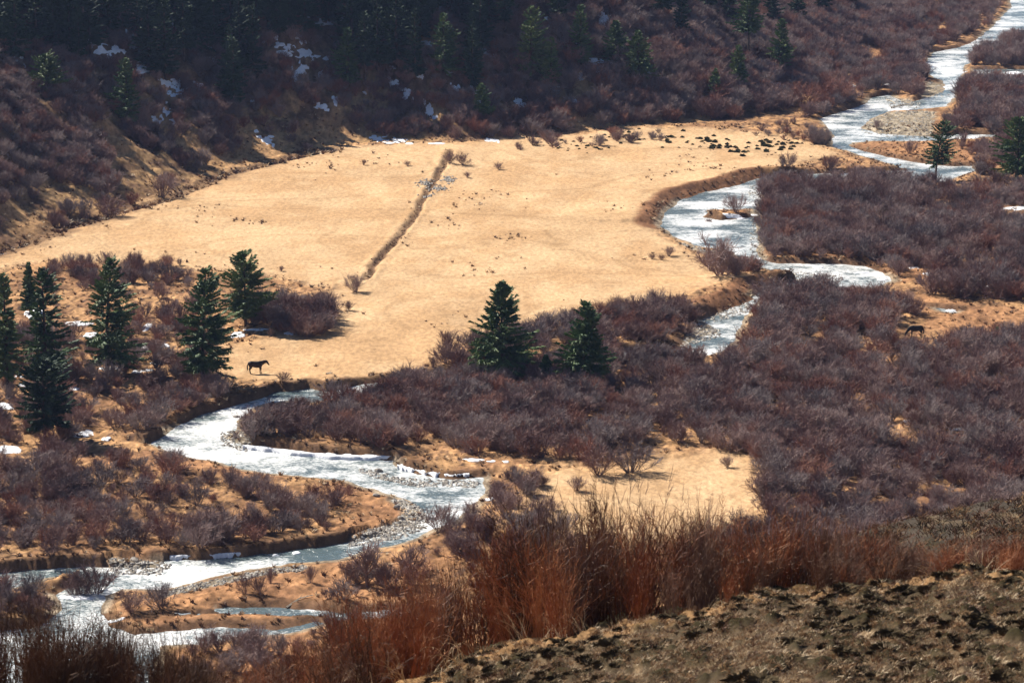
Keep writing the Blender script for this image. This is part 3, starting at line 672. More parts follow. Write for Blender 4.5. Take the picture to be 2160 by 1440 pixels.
# hand placed shrubs one can point at: px, py of the base, height px, variant, label
HAND = [
 (775,1232,120,8,'small bare tree with a dark trunk on the orange grass below the river bend'),
 (930,1120,75,0,'tall bare bush overlapping the water at the right end of the lower river bend'),
 (862,1205,75,1,'round grey-brown bush just right of the bare upright tree by the river'),
 (735,1225,60,3,'low brown bush just left of the bare upright tree by the river'),
 (655,1225,48,5,'spiky bare shrub alone on the orange grass right of the paired shrubs'),
 (515,1250,55,7,'left one of two slim spiky shrubs side by side on the orange grass'),
 (547,1250,55,7,'right one of two slim spiky shrubs side by side on the orange grass'),
 (570,1225,42,5,'small spiky shrub on the orange grass just below the gravel shore'),
 (340,1275,70,2,'dense dark shrub at the left tip of the orange grass island'),
 (275,1285,62,0,'wide dark shrub leaning over the side channel at the left tip of the grass island'),
 (200,1240,95,1,'large dark bush standing between the two left river channels'),
 (160,1240,70,3,'dark bush on the left shore of the small channel mouth'),
 (1262,1000,80,0,'dark round bush at the upper edge of the pale lower meadow'),
 (1328,995,85,2,'dark bush with visible stems right beside the round bush above the pale lower meadow'),
 (1535,985,30,5,'small spiky shrub alone near the right end of the pale lower meadow'),
 (1215,1035,40,5,'small spiky shrub at the left side of the pale lower meadow'),
 (1165,1075,36,7,'little twiggy shrub low on the left side of the pale lower meadow'),
 (1110,1040,50,1,'dark leaning bush whose shadow falls across the pale lower meadow'),
 (750,615,45,3,'dense brown bush at the lower end of the field ditch'),
 (735,655,26,5,'small bare shrub just below the bush at the ditch end'),
 (948,345,28,5,'reddish shrub at the upper end of the field ditch'),
 (977,348,32,7,'fan shaped reddish shrub just right of the ditch top'),
 (767,348,14,5,'tiny shrub on the far field left of the ditch'),
 (860,350,14,7,'tiny shrub between the ditch and the snowy hill foot'),
 (986,375,16,5,'tiny thin shrub in the field right of the ditch top'),
 (1053,358,20,7,'thin shrub alone on the upper field below the hill scrub'),
 (1410,540,26,5,'small shrub leftmost beside the upper river bend on the field'),
 (1375,546,16,7,'smallest shrub out in the field left of the upper river bend'),
 (1395,548,16,7,'low shrub second from left in the row beside the upper river bend'),
 (945,745,60,3,'bare bush at the field corner left of the tall middle spruce'),
 (968,790,85,8,'thin bare sapling standing just left of the tall middle spruce'),
 (358,590,45,2,'grey upright shrub at the field edge above the left trees'),
 (318,570,26,5,'small brown shrub at the field edge left of the grey upright shrub'),
 (593,572,14,5,'tiny shrub on the field right of the round topped conifer'),
 (598,815,28,1,'low brown shrub on the river bank below the standing horse'),
 (1552,450,48,0,'grey bare bush on the grassy spit in the upper river bend'),
 (1495,462,16,5,'dark stump-like twig clump on the tip of the spit in the upper river bend'),
 (1520,590,105,1,'large round brown bush at the foot of the upper river bend'),
 (1850,268,24,3,'dark shrub alone on the pale gravel bar of the far river'),
 (1715,300,45,2,'dense grey bush on the left bank where the far river turns'),
 (1918,325,34,3,'dark shrub on the narrow orange grass strip beside the far river'),
 (230,455,60,1,'dark dome shaped bush at the toe of the left hill'),
 (340,415,60,3,'dark bush with a long shadow at the edge of the left field'),
 (330,795,62,8,'bare grey tree between the two leftmost broad conifers and the river'),
 (150,985,70,0,'dark dense bush on the lower meander near the left snow patch'),
 (245,985,52,3,'dark shrub at the head of the lower meander'),
 (1760,220,75,4,'rust red round bush on the bank left of the far river bend'),
 (1700,225,70,4,'rust red wide bush behind the bank at the far river bend'),
 (1460,670,40,1,'dark bush in the shade under the small cut bank'),
]
hx, hy, ok = hit([h[0] for h in HAND], [h[1] for h in HAND])
hz = H(hx, hy)
pxm = lambda y: F/ (y*math.cos(P)+ (HC)*math.sin(P))     # photo pixels per metre at ground distance y
for i, (px, py, hp, v, lab) in enumerate(HAND):
    s = hp/pxm(hy[i])/1.02
    o = link('bare_tree' if v >= 8 else 'willow_shrub', WMESH[v]); o.location = (hx[i], hy[i], hz[i]); wdt = 1.0 if v >= 8 else 1.15
    if py in (1250, 1225) and hp < 60: wdt = .7
    o.scale = (s*wdt, s*wdt, s); o.rotation_euler = (0, 0, rng.uniform(0, 6.28))
    tag(o, lab, 'tree' if v >= 8 else 'shrub')

# the shrubs that show largest become objects; the rest is one mass
ZL = {'mid': ('bare purple-brown willow shrub in the thicket between the lower river bend and the middle spruces', 'willow shrubs of the middle thicket'),
      'right': ('bare purple-brown willow shrub in the broad thicket filling the right side below the grazing pony', 'willow shrubs of the right thicket'),
      'meander': ('bare grey-brown shrub on the lower left meander inside the river loop', 'shrubs inside the river loop'),
      'left': ('bare brown shrub among the conifers and snow patches on the left bank', 'shrubs among the left conifers'),
      'lower': ('bare brown shrub on the low ground behind the rusty foreground thicket', 'shrubs behind the foreground thicket'),
      'behind': ('bare purplish shrub in the belt behind the two middle spruces', 'shrubs behind the middle spruces'),
      'bend': ('bare brown shrub beside the upper river bend', 'shrubs beside the upper river bend'),
      'upper': ('bare purple-brown shrub in the far thicket right of the upper river', 'shrubs of the far right thicket'),
      'hillfoot': ('small bare shrub on the tan ground at the foot of the right hillside', 'shrubs at the right hill foot'),
      'hill': ('bare shrub growing on the wooded hillside', 'shrubs on the hillside')}
u = bx/by; vz = (HC-bz)/by
pyb = 720+F*np.tan(np.arctan(vz)-P)
inf = (np.abs(1080+F*u*math.cos(P)-1080) < 1090) & (pyb < 1490) & (pyb > 20)
size = np.array([b[2] for b in B])/by*np.where(inf, 1, 0)*(1+.0*by)
order = np.argsort(-size); NI = 290
ind = set(order[:NI].tolist())
for i, b in enumerate(B):
    if i in ind:
        o = link('willow_shrub', WMESH[b[3]]); o.location = (bx[i], by[i], bz[i]); s = b[2]; o.scale = (s*1.12, s*1.12, s); o.rotation_euler = (0, 0, rng.uniform(0, 6.28))
        tag(o, ZL[b[4]][0], 'shrub', ZL[b[4]][1])
def mass(name, protos, items, mats, weights):
    """one object of many plants or stones: points that carry copies of a few models (items = x,y,z,scale,rot,proto)"""
    coll = bpy.data.collections.new(name+'_models'); nm = 0
    for pb in protos:
        V, T, _ = pb.get()
        for m_ in mats:
            o = bpy.data.objects.new('%s_model_%03d' % (name, nm), mesh_from(name+'_model', V, T, [m_])); coll.objects.link(o); nm += 1
    it = np.array(items, float); n = len(it); idx = (it[:, 5].astype(int) % len(protos))*len(mats)+rng.choice(len(mats), n, p=np.array(weights)/sum(weights))
    me = bpy.data.meshes.new(name); me.vertices.add(n); me.vertices.foreach_set('co', it[:, :3].astype(np.float32).ravel())
    a = me.attributes.new('idx', 'INT', 'POINT'); a.data.foreach_set('value', idx.astype(np.int32))
    a = me.attributes.new('rot', 'FLOAT_VECTOR', 'POINT'); r = np.zeros((n, 3), np.float32); r[:, 2] = it[:, 4]; a.data.foreach_set('vector', r.ravel())
    sx = rng.uniform(.95, 1.3, n)*it[:, 3]; a = me.attributes.new('scl', 'FLOAT_VECTOR', 'POINT'); a.data.foreach_set('vector', np.stack([sx, sx, it[:, 3]], -1).astype(np.float32).ravel())
    o = link(name, me); ng = bpy.data.node_groups.new(name, 'GeometryNodeTree')
    ng.interface.new_socket('Geometry', in_out='INPUT', socket_type='NodeSocketGeometry'); ng.interface.new_socket('Geometry', in_out='OUTPUT', socket_type='NodeSocketGeometry')
    N = ng.nodes; gi = N.new('NodeGroupInput'); go = N.new('NodeGroupOutput'); ci = N.new('GeometryNodeCollectionInfo'); ip = N.new('GeometryNodeInstanceOnPoints')
    ci.inputs['Collection'].default_value = coll; ci.inputs['Separate Children'].default_value = True; ci.inputs['Reset Children'].default_value = True
    ip.inputs['Pick Instance'].default_value = True
    def at(nm_, t):
        q = N.new('GeometryNodeInputNamedAttribute'); q.data_type = t; q.inputs['Name'].default_value = nm_; return [x for x in q.outputs if x.enabled and x.name == 'Attribute'][0]
    L = ng.links; L.new(gi.outputs[0], ip.inputs['Points']); L.new(ci.outputs[0], ip.inputs['Instance']); L.new(at('idx', 'INT'), ip.inputs['Instance Index'])
    L.new(at('rot', 'FLOAT_VECTOR'), ip.inputs['Rotation']); L.new(at('scl', 'FLOAT_VECTOR'), ip.inputs['Scale']); L.new(ip.outputs[0], go.inputs[0])
    md = o.modifiers.new('copies', 'NODES'); md.node_group = ng
    return o
items = []
for i, b in enumerate(B):
    if i in ind: continue
    items.append((bx[i], by[i], bz[i], b[2], rng.uniform(0, 6.28), b[3]))
print('bushes', len(B), 'mass', len(items))
o = mass('shrub_thicket', WIL[:8], items, [M['willow'], M['willow_grey'], M['willow_red']], (4, 2, 1))
tag(o, 'mass of bare purple-brown scrub covering the far banks and the hillside', 'scrub', kind='stuff')

# ------------------------------------------------------------------ conifers
def conifer(seed, h, rad, zb=.14, nb=150, shape=.85, lean=(0, 0), dens=1.0, top_round=False):
    g = np.random.default_rng(seed); tr = PB(); cr = PB()
    zs = np.linspace(0, 1, 9); bend = lambda t: np.stack([lean[0]*t*t*h+.0*t, lean[1]*t*t*h, t*h], -1)
    Pn = bend(zs); r = .018*h*(1-zs)**.8+.02
    Pn[0, 2] = -.3
    # round trunk, 7 sides
    V = []; T = []
    for k in range(9):
        for a in range(7): V.append(Pn[k]+r[k]*np.array([math.cos(a*.8976), math.sin(a*.8976), 0]))
    for k in range(8):
        for a in range(7): T.append((k*7+a, k*7+(a+1) % 7, (k+1)*7+(a+1) % 7)); T.append((k*7+a, (k+1)*7+(a+1) % 7, (k+1)*7+a))
    tv, tt = np.array(V), np.array(T)
    t = zb+(1-zb)*g.uniform(0, 1, nb)**1.15; az = g.uniform(0, 2*math.pi, nb)
    q = (t-zb)/(1-zb)
    prof = (1-q)**shape*(1-.35*np.exp(-q/.06)) if not top_round else np.sqrt(np.maximum(1-q**2.2, 0))*(.55+.45*np.minimum(q/.25, 1))
    side = 1+.22*np.cos(az-g.uniform(0, 6.28))
    L = rad*prof*g.uniform(.5, 1.15, nb)*side*(1+.22*np.sin(az*2+q*11+seed))+.12
    tilt = -.26+.80*q+g.normal(0, .17, nb)
    D = np.stack([np.cos(az)*np.cos(tilt), np.sin(az)*np.cos(tilt), np.sin(tilt)], -1)
    S = bend(t); E1 = S+D*(L*.6)[:, None]; D2 = unit(D+np.array([0, 0, .22])); E = E1+D2*(L*.4)[:, None]
    cr.tubes(S, E1, .012*h/10+.012, .014, 1); cr.cones(E1, E, .014, 1)
    n = int(nb*30*dens)
    i = g.integers(0, nb, n); i = np.where(g.uniform(0, rad, n) < L[i]*1.0+.2, i, g.integers(0, nb, n))
    s = (g.uniform(.10, 1.0, n)**.75)
    base = np.where((s < .6)[:, None], S[i]+(E1-S)[i]*(s/.6)[:, None], E1[i]+(E-E1)[i]*((s-.6)/.4)[:, None])
    lat = np.stack([-D[i, 1], D[i, 0], 0*s], -1)*g.choice([-1, 1], n)[:, None]
    ln = (.20+.16*g.uniform(0, 1, n))*(.6+.5*(1-q[i]))*(rad/2)**.5*(1.15-.4*s)
    d = unit(lat*g.uniform(.2, 1.0, n)[:, None]+D[i]*.7+np.stack([0*s, 0*s, g.uniform(-.55, .25, n)], -1))
    cr.cones(base, base+d*(ln*1.6)[:, None], .065+.05*g.uniform(0, 1, n), 0)
    m = n//2; i2 = g.integers(0, n, m)
    cr.cones(base[i2], base[i2]+unit(d[i2]*.4+np.array([0, 0, -.8])+g.normal(0, .2, (m, 3)))*(ln[i2]*1.1)[:, None], .075, 0)
    cr.cones(bend(np.array([.97])), bend(np.array([1.03])), .06, 0)
    return tv, tt, cr
def plant_conifer(name, seed, x, y, z, h, rad, label, cat='tree', group=None, needles='needle', rz=None, **k):
    tv, tt, cr = conifer(seed, h, rad, **k)
    t = empty(name, (x, y, z), 0 if rz is None else rz); tag(t, label, cat, group)
    link('trunk', mesh_from('trunk', tv, tt, [M['bark']], smooth=True), t)
    link('crown', cr.mesh('crown', [M[needles], M['bark']]), t)
    return t
MAIN = [ # base px,py, top py, half width px, label, kwargs
 (17,838,575,38,'dark conifer at the left edge of the photo behind the low snow patches',dict(zb=.2, shape=.55)),
 (97,800,563,44,'tall loose conifer second from the left edge, behind the low dark one',dict(zb=.12, shape=.5)),
 (95,928,757,56,'low broad very dark conifer nearest the river at lower left',dict(zb=.2, shape=.5, top_round=True)),
 (64,660,552,16,'slim small conifer rising behind the left conifers at the field edge',dict(zb=.1)),
 (226,790,543,60,'broad full conifer third from the left with snow behind its trunk',dict(zb=.13, shape=.5, lean=(.07, 0))),
 (428,822,565,62,'large conifer with a leaning trunk just left of the standing horse',dict(zb=.2, shape=.52, lean=(.05, 0))),
 (518,690,532,46,'round topped conifer at the field edge behind the large leaning one',dict(zb=.18, shape=.4, top_round=True)),
 (1058,800,590,66,'tall pointed spruce in the middle, left of the pair in front of the field',dict(zb=.11, shape=.80, nb=300)),
 (1235,815,636,52,'pointed spruce right of the pair in front of the field',dict(zb=.15, shape=.62, nb=260, lean=(.02, 0))),
 (1151,812,748,15,'tiny spruce between the two middle spruces',dict(zb=.08)),
 (1973,380,250,30,'sparse conifer with a curved leaning trunk beside the far river channel',dict(zb=.34, shape=.35, lean=(.13, 0), dens=.75, nb=150, top_round=True)),
 (2146,378,250,52,'dark conifer at the right edge beyond the far thicket',dict(zb=.15, shape=.5)),
 (2102,722,690,9,'tiny lone spruce in the scrub right of the grazing pony',dict(zb=.05, nb=60)),
 (1647,157,42,26,'narrow spruce at the foot of the far right hillside',dict(zb=.15, shape=.6)),
 (1578,130,-10,30,'thin trunked high crowned conifer left of the narrow hillside spruce',dict(zb=.5, shape=.4, lean=(.03, 0))),
 (1557,195,97,20,'small leaning spruce on the right hill below the high crowned conifer',dict(zb=.25, shape=.6)),
 (1509,212,146,14,'short dark spruce in the scrub lowest on the right hill',dict(zb=.05, shape=.6)),
 (1345,170,66,36,'green spruce by the snow streak on the middle of the hill',dict(zb=.18, shape=.8)),
 (1298,130,45,24,'dark spruce left of the green spruce on the middle of the hill',dict(zb=.05, shape=.6)),
 (1225,135,12,22,'slender dark spruce below the snow streak on the middle of the hill',dict(zb=.05, shape=.5)),
 (1163,182,80,20,'yellow-green slim spruce low on the middle of the hill',dict(zb=.05, shape=.6)),
 (1120,155,15,34,'broad dark spruce above the slim yellow-green one',dict(zb=.08, shape=.55)),
 (1015,245,178,18,'faint green small spruce just above the hill foot',dict(zb=.05, shape=.6)),
 (935,150,30,34,'dark spruce above the tan earth scar on the hill',dict(zb=.05, shape=.6)),
 (735,175,60,30,'dark spruce right of the large snow patch on the hill',dict(zb=.05, shape=.6)),
 (268,250,124,34,'green lit spruce lowest on the left hillside',dict(zb=.05, shape=.6)),
 (98,200,118,36,'squat dark spruce low on the far left hillside',dict(zb=.05, shape=.5, top_round=True)),
]
mx_, my_, ok = hit([m[0] for m in MAIN], [m[1] for m in MAIN]); mz_ = H(mx_, my_)
for i, (px, py, top, hw, lab, kw) in enumerate(MAIN):
    s = pxm(my_[i]) if mz_[i] < 5 else F/(my_[i]*math.cos(P)+(HC-mz_[i])*math.sin(P))
    kw = dict(kw); kw.setdefault('nb', 250); hh = (py-top)/s/1.0; rd = hw/s
    plant_conifer('spruce_tree', 500+i, mx_[i], my_[i], mz_[i], hh, rd*(1.28 if 1000 < px < 1300 else 1.14), lab, needles='needle' if i != 2 else 'needle_dark', **kw)
# forest on the hill: shared meshes
PROTO = []
for k in range(6):
    tv, tt, cr = conifer(700+k, 10, (1.9, 2.2, 1.6, 2.4, 1.7, 2.0)[k], zb=(.05, .1, .2, .05, .12, .3)[k], nb=190, shape=(.7, .6, .55, .75, .6, .5)[k])
    PROTO.append((mesh_from('trunk', tv, tt, [M['bark']], smooth=True), cr.mesh('crown', [M['needle_dark'], M['bark']])))
def forest():
    pts = []
    g = np.random.default_rng(77)
    seeds = [(30,120),(80,110),(170,130),(225,115),(320,140),(385,135),(455,110),(540,165),(600,80),(560,60),(650,160),(480,200),(40,40),(130,60),(260,60),(350,50),(430,40),(510,30),(700,20),
             (780,60),(850,75),(900,60),(960,40),(1010,90),(1060,60),(800,150),(870,160),(1000,150),(1180,60),(1260,50),(1400,60),(1440,90),(1480,40),(1530,60),(1620,50),(1690,60),(1740,40),(1800,30),(150,20),(740,100),(410,90),(290,20),(200,180),(620,20)]
    for (a, b) in seeds:
        if any(abs(a-q[0]) < q[2]+14 and q[1]-5 < b < q[1]+80 for q in SNOW if q[2]*q[3] > 150): continue
        pts.append((a+g.uniform(-8, 8), b+g.uniform(-8, 8)))
        if a < 1100: pts.append((a+g.uniform(-40, 40), b+g.uniform(-50, 30)))
    for _ in range(75):
        a, b = g.uniform(-20, 1050), g.uniform(-5, 130)
        if b > 95 and a > 300: b -= 60
        if any(abs(a-q[0]) < q[2]+12 and q[1]-5 < b < q[1]+75 for q in SNOW[:120] if q[2]*q[3] > 150): continue
        pts.append((a, b))
    # unseen spruces added up the slope above the frame to cast shade into view
    for _ in range(120): pts.append((g.uniform(-150, 1900), g.uniform(-330, -5)))
    x, y, ok = hit([p[0] for p in pts], [p[1] for p in pts]); z = H(x, y)
    for i in range(len(pts)):
        if not ok[i]: continue
        k = i % 6; t = empty('spruce_tree', (x[i], y[i], z[i]), g.uniform(0, 6.28)); s = g.uniform(.85, 1.35)
        if y[i] > 480: s *= 1.1
        t.scale = (s*g.uniform(.9, 1.15),)*2+(s,)
        u_ = 1080+F*x[i]/y[i]
        if u_ < 600: lab = 'dark spruce in the shaded forest on the upper left hillside'; gp = 'spruces of the shaded left forest'
        elif u_ < 1150: lab = 'dark bluish spruce in the forest on the upper middle hillside'; gp = 'spruces of the middle forest'
        else: lab = 'dark spruce among brown scrub on the upper right hillside'; gp = 'spruces of the right hillside'
        tag(t, lab, 'tree', gp)
        link('trunk', PROTO[k][0], t); link('crown', PROTO[k][1], t)
forest()

# ------------------------------------------------------------------ low dark junipers at the back of the field
def juniper(seed):
    g = np.random.default_rng(seed); pb = PB(); n = 260
    v = unit(g.normal(0, 1, (n, 3))); v[:, 2] = np.abs(v[:, 2]); rr = (.75+.25*g.uniform(0, 1, (n, 1)))*(1+.25*np.sin(v[:, :1]*5+seed)*np.cos(v[:, 1:2]*4))
    A = v*rr*np.array([.42, .42, .36]); pb.cones(A*.5, A*1.15+g.normal(0, .03, (n, 3)), .10)
    return pb
JM = [juniper(k).mesh('juniper', [M['juniper']]) for k in range(5)]
def junipers():
    g = np.random.default_rng(3); pts = []
    for (cx, cy, rx, ry, n, lab) in ((1410,292,30,12,16,'a'), (1500,305,48,14,34,'b'), (1630,305,50,14,40,'b'), (1335,285,25,10,10,'a'), (1310,292,60,20,20,'c'), (1240,312,50,10,14,'c'), (1180,305,50,14,18,'c'), (1570,318,60,8,14,'b')):
        for _ in range(n): pts.append((g.normal(cx, rx*.5), g.normal(cy, ry*.5), lab))
    x, y, ok = hit([p[0] for p in pts], [p[1] for p in pts]); z = H(x, y)
    L = {'a': ('low dark green juniper clump at the back edge of the field near the hill', 'juniper clumps at the field back'),
         'b': ('low dark green juniper clump in the dense patch on the upper right field', 'juniper clumps on the upper right field'),
         'c': ('small dark clump scattered along the hill foot above the ditch field', 'dark clumps along the hill foot')}
    for i, p in enumerate(pts):
        o = link('juniper_clump', JM[i % 5]); s = g.uniform(.4, 1.15)*(.7 if p[2] == 'c' else 1); o.location = (x[i], y[i], z[i]); o.scale = (s*1.1, s, s*.95); o.rotation_euler = (0, 0, g.uniform(0, 6.28))
        tag(o, L[p[2]][0], 'shrub', L[p[2]][1])
junipers()

# ------------------------------------------------------------------ small growth on the meadows, one mass
def tuftp(seed, n=7, h=.35, sp=.7, r=.012):
    g = np.random.default_rng(seed); pb = PB(); az = g.uniform(0, 6.28, n); tl = g.uniform(.05, sp, n)
    D = np.stack([np.cos(az)*np.sin(tl), np.sin(az)*np.sin(tl), np.cos(tl)], -1); A = np.stack([g.normal(0, .05, n), g.normal(0, .05, n), np.full(n, -.02)], -1)
    ln = h*g.uniform(.6, 1.1, (n, 1)); m = A+D*ln*.5; pb.tubes(A, m, r, r*.7); pb.cones(m, m+unit(D+np.stack([np.cos(az)*.5, np.sin(az)*.5, -.1+0*az], -1))*ln*.5, r*.7)
    return pb
def meadow_growth():
    TP = [tuftp(k, 9, .28+.05*(k % 3), 1.0, .03) for k in range(5)]
    n = 30000; X = rng.uniform(-75, 90, n); Y = rng.uniform(205, 480, n)
    k = (-psd(HILLW, X, Y) < 12) & (np.abs(X/Y) < .21); X = X[k]; Y = Y[k]; sd, _ = masks(X, Y); k = sd > .3; X = X[k]; Y = Y[k]
    fe = np.minimum(psd(FIELD, X, Y), psd(FIELD2, X, Y)); k = (fe > 0) | (fbm(X/7, Y/11, 68, 3)+rng.uniform(-.3, .3, len(X)) > .47); X = X[k]; Y = Y[k]; Z = H(X, Y)
    it = [(x, y, z, rng.uniform(.25, 1.0)**1.5*1.7, rng.uniform(0, 6.28), int(rng.integers(0, 5))) for x, y, z in zip(X, Y, Z)]
    for p in RIVW[1:2]:
        nn = 3600; A_ = p; B_ = np.roll(p, -1, 0); i = rng.choice(len(p), nn, p=np.linalg.norm(B_-A_, axis=1)/np.linalg.norm(B_-A_, axis=1).sum()); t = rng.uniform(0, 1, (nn, 1))
        q = A_[i]*(1-t)+B_[i]*t+rng.normal(0, .9, (nn, 2)); sdd, _ = masks(q[:, 0], q[:, 1]); q = q[(sdd > .25) & (sdd < 2.2)]; zz = H(q[:, 0], q[:, 1])
        it += [(a, b, c_, rng.uniform(.5, 1.5), rng.uniform(0, 6.28), int(rng.integers(0, 5))) for (a, b), c_ in zip(q, zz) if c_ > WL+.12]
    # thicker along the ditch
    L = DITCH; t = rng.uniform(0, len(L)-1.001, 260); i = t.astype(int); f = (t-i)[:, None]; q = L[i]*(1-f)+L[i+1]*f+rng.normal(0, .32, (260, 2)); zz = H(q[:, 0], q[:, 1])
    it += [(a, b, c_, rng.uniform(.3, 1.1), rng.uniform(0, 6.28), int(rng.integers(0, 5))) for (a, b), c_ in zip(q, zz)]
    for LL, nn in ((DITCH3, 240), (DITCH2, 120)):
        L = LL; t = rng.uniform(0, len(L)-1.001, nn); i = t.astype(int); f = (t-i)[:, None]; q = L[i]*(1-f)+L[i+1]*f+rng.normal(0, 1.0, (nn, 2)); zz = H(q[:, 0], q[:, 1])
        it += [(a, b, c_, rng.uniform(1.0, 2.8), rng.uniform(0, 6.28), int(rng.integers(0, 5))) for (a, b), c_ in zip(q, zz)]
    o = mass('meadow_growth', TP, it, [M['tuft'], M['rust_dark'], M['straw']], (2, 2, 1)); tag(o, 'dry weed stems dotted over the valley meadows', 'dry weeds', kind='stuff')
meadow_growth()

# ------------------------------------------------------------------ near slope: tufts, cushions, rusty thicket
def near_pts(n, x0, x1, y0, y1):
    px = rng.uniform(x0, x1, n); yy = rng.uniform(y0, y1, n); return (px-1080)/F*math.cos(P)*yy/ math.cos(P), yy
CRD = lambda u: 60+2.5*vn(u*9, u*0+3.3, 5)
def near_growth():
    TP = [tuftp(40+k, 12, (.13, .17, .10, .2, .1)[k], (1.0, 1.3, .8, 1.2, 1.35)[k], .007) for k in range(5)]
    n = 20000; X, Y = near_pts(n, 850, 2300, 45.5, 63); u_ = X/Y; k = Y < CRD(u_)+.8; X = X[k]; Y = Y[k]
    w = fbm(X/.7, Y/1.2, 333, 2); k = w > -.32; X = X[k]; Y = Y[k]; Z = ground_z(X, Y)
    it = [(x, y, z-.02, rng.uniform(.5, 1.15), rng.uniform(0, 6.28), int(rng.integers(0, 5))) for x, y, z in zip(X, Y, Z)]
    o = mass('dry_grass', TP, it, [M['straw'], M['tuft'], M['rust_dark']], (1.6, 2, 1.4)); tag(o, 'dry straw coloured grass tufts covering the near slope', 'grass', kind='stuff')
    n = 5200; X, Y = near_pts(n, 1650, 2330, 68, 118); Z = ground_z(X, Y)
    it = [(x, y, z-.02, rng.uniform(1.2, 3.2), rng.uniform(0, 6.28), int(rng.integers(0, 5))) for x, y, z in zip(X, Y, Z)]
    o = mass('slope_grass', TP, it, [M['tuft'], M['rust_dark'], M['moss']], (1, 2, 1)); tag(o, 'dark dead grass and weeds on the shaded spur at the right', 'grass', kind='stuff')
    # cushions of dark low plants
    CP = []
    for s in range(4):
        g = np.random.default_rng(60+s); pb = PB(); m = 150; v = unit(g.normal(0, 1, (m, 3))); v[:, 2] = np.abs(v[:, 2])
        A = v*np.array([.20, .15, .08])*(.8+.3*g.uniform(0, 1, (m, 1))); pb.cones(A*.4, A*1.2+g.normal(0, .012, (m, 3)), .032); CP.append(pb)
    n = 2600; X, Y = near_pts(n, 850, 2300, 45.5, 62); u_ = X/Y; k = Y < CRD(u_)+.3; X = X[k]; Y = Y[k]
    w = fbm(X/1.4, Y/2.0, 335, 2); k = w > -.12; X = X[k]; Y = Y[k]; Z = ground_z(X, Y)
    it = [(x, y, z-.02, rng.uniform(.25, 1.0)*(1.5 if rng.uniform() < .12 else 1), rng.uniform(-.5, .5), int(rng.integers(0, 4))) for x, y, z in zip(X, Y, Z)]
    o = mass('cushion_plants', CP, it, [M['moss']], (1,)); tag(o, 'dark mossy cushion plants on the near slope', 'ground cover', kind='stuff')
def ground_z(X, Y):
    h = H(X, Y); t1 = fbm(X/.42, Y/.62, 93, 3); t2 = vn(X/1.3, Y/2.2, 94)
    return h+np.where((Y < 70) & (Y > 40), .34*np.maximum(t1+.08, 0)**1.0+.10*t2, 0)
near_growth()

def rustshrub(seed, stems=60, side=11, lean=0.0, sp=.30, r=.0115, arch=0.0):
    """unit height thicket clump: many fine upright stems with side shoots"""
    g = np.random.default_rng(seed); pb = PB(); N = stems
    az = g.uniform(0, 6.28, N); tl = g.uniform(0, sp, N)
    D = np.stack([np.cos(az)*np.sin(tl)+lean, np.sin(az)*np.sin(tl), np.cos(tl)], -1); D = unit(D)
    A = np.stack([g.normal(0, .10, N), g.normal(0, .10, N), np.full(N, -.06)], -1); L = g.uniform(.55, 1.05, N); pts = [A]
    for k in range(5):
        D = unit(D+g.normal(0, .15, (N, 3))+np.array([arch*k*.1, 0, -abs(arch)*k*.12])); pts.append(pts[-1]+D*(L/5)[:, None])
    for k in range(4): pb.tubes(pts[k], pts[k+1], r*(1-.17*k)*.5, r*(1-.17*(k+1))*.5)
    pb.cones(pts[4], pts[5], r*.2)
    for q in range(4 if stems > 20 else 0):
        a_ = np.array([[g.normal(0, .08), g.normal(0, .08), -.05]]); d_ = unit(np.array([[g.normal(0, .25), g.normal(0, .25), 1.0]]))
        for k in range(4):
            b_ = a_+d_*g.uniform(.16, .23); pb.tubes(a_, b_, .0085*(1-.2*k), .0085*(1-.2*(k+1))); a_ = b_; d_ = unit(d_+g.normal(0, .16, (1, 3)))
    PT = np.stack(pts, 1); n = N*side; i = g.integers(0, N, n); t = g.uniform(.25, 1, n)*4.99; k = t.astype(int); f = (t-k)[:, None]
    S = PT[i, k]*(1-f)+PT[i, k+1]*f; d = unit(unit(PT[i, k+1]-PT[i, k])+g.normal(0, .52, (n, 3))+np.array([0, 0, .05])); ln = g.uniform(.05, .18, (n, 1))
    m_ = S+d*ln*.6; pb.tubes(S, m_, r*.22, r*.17); pb.cones(m_, m_+unit(d+g.normal(0, .2, (n, 3)))*ln*.6, r*.17)
    return pb
RP = [rustshrub(800+k, stems=34+4*k, sp=(.28, .38, .24, .45, .32)[k]) for k in range(5)]
RM = [p.mesh('rusty_stems', [M['rust']]) for p in RP]; RMG = [p.mesh('brown_stems', [M['rust_grey']]) for p in RP]; RMD = [p.mesh('dark_stems', [M['rust_dark']]) for p in RP]
SM = [rustshrub(850+k, stems=9, side=3, lean=(-.5, .35, -.9)[k], sp=.35, r=.014, arch=(-.5, .3, -.8)[k]).mesh('pale_stems', [M['straw']]) for k in range(3)]
TOP = [(400,1420),(520,1395),(600,1375),(650,1330),(700,1285),(850,1195),(950,1140),(1100,1085),(1250,1050),(1330,1030),(1450,1050),(1600,1060),(1750,1080),(1850,1105),(1950,1150),(2050,1130),(2200,1100)]
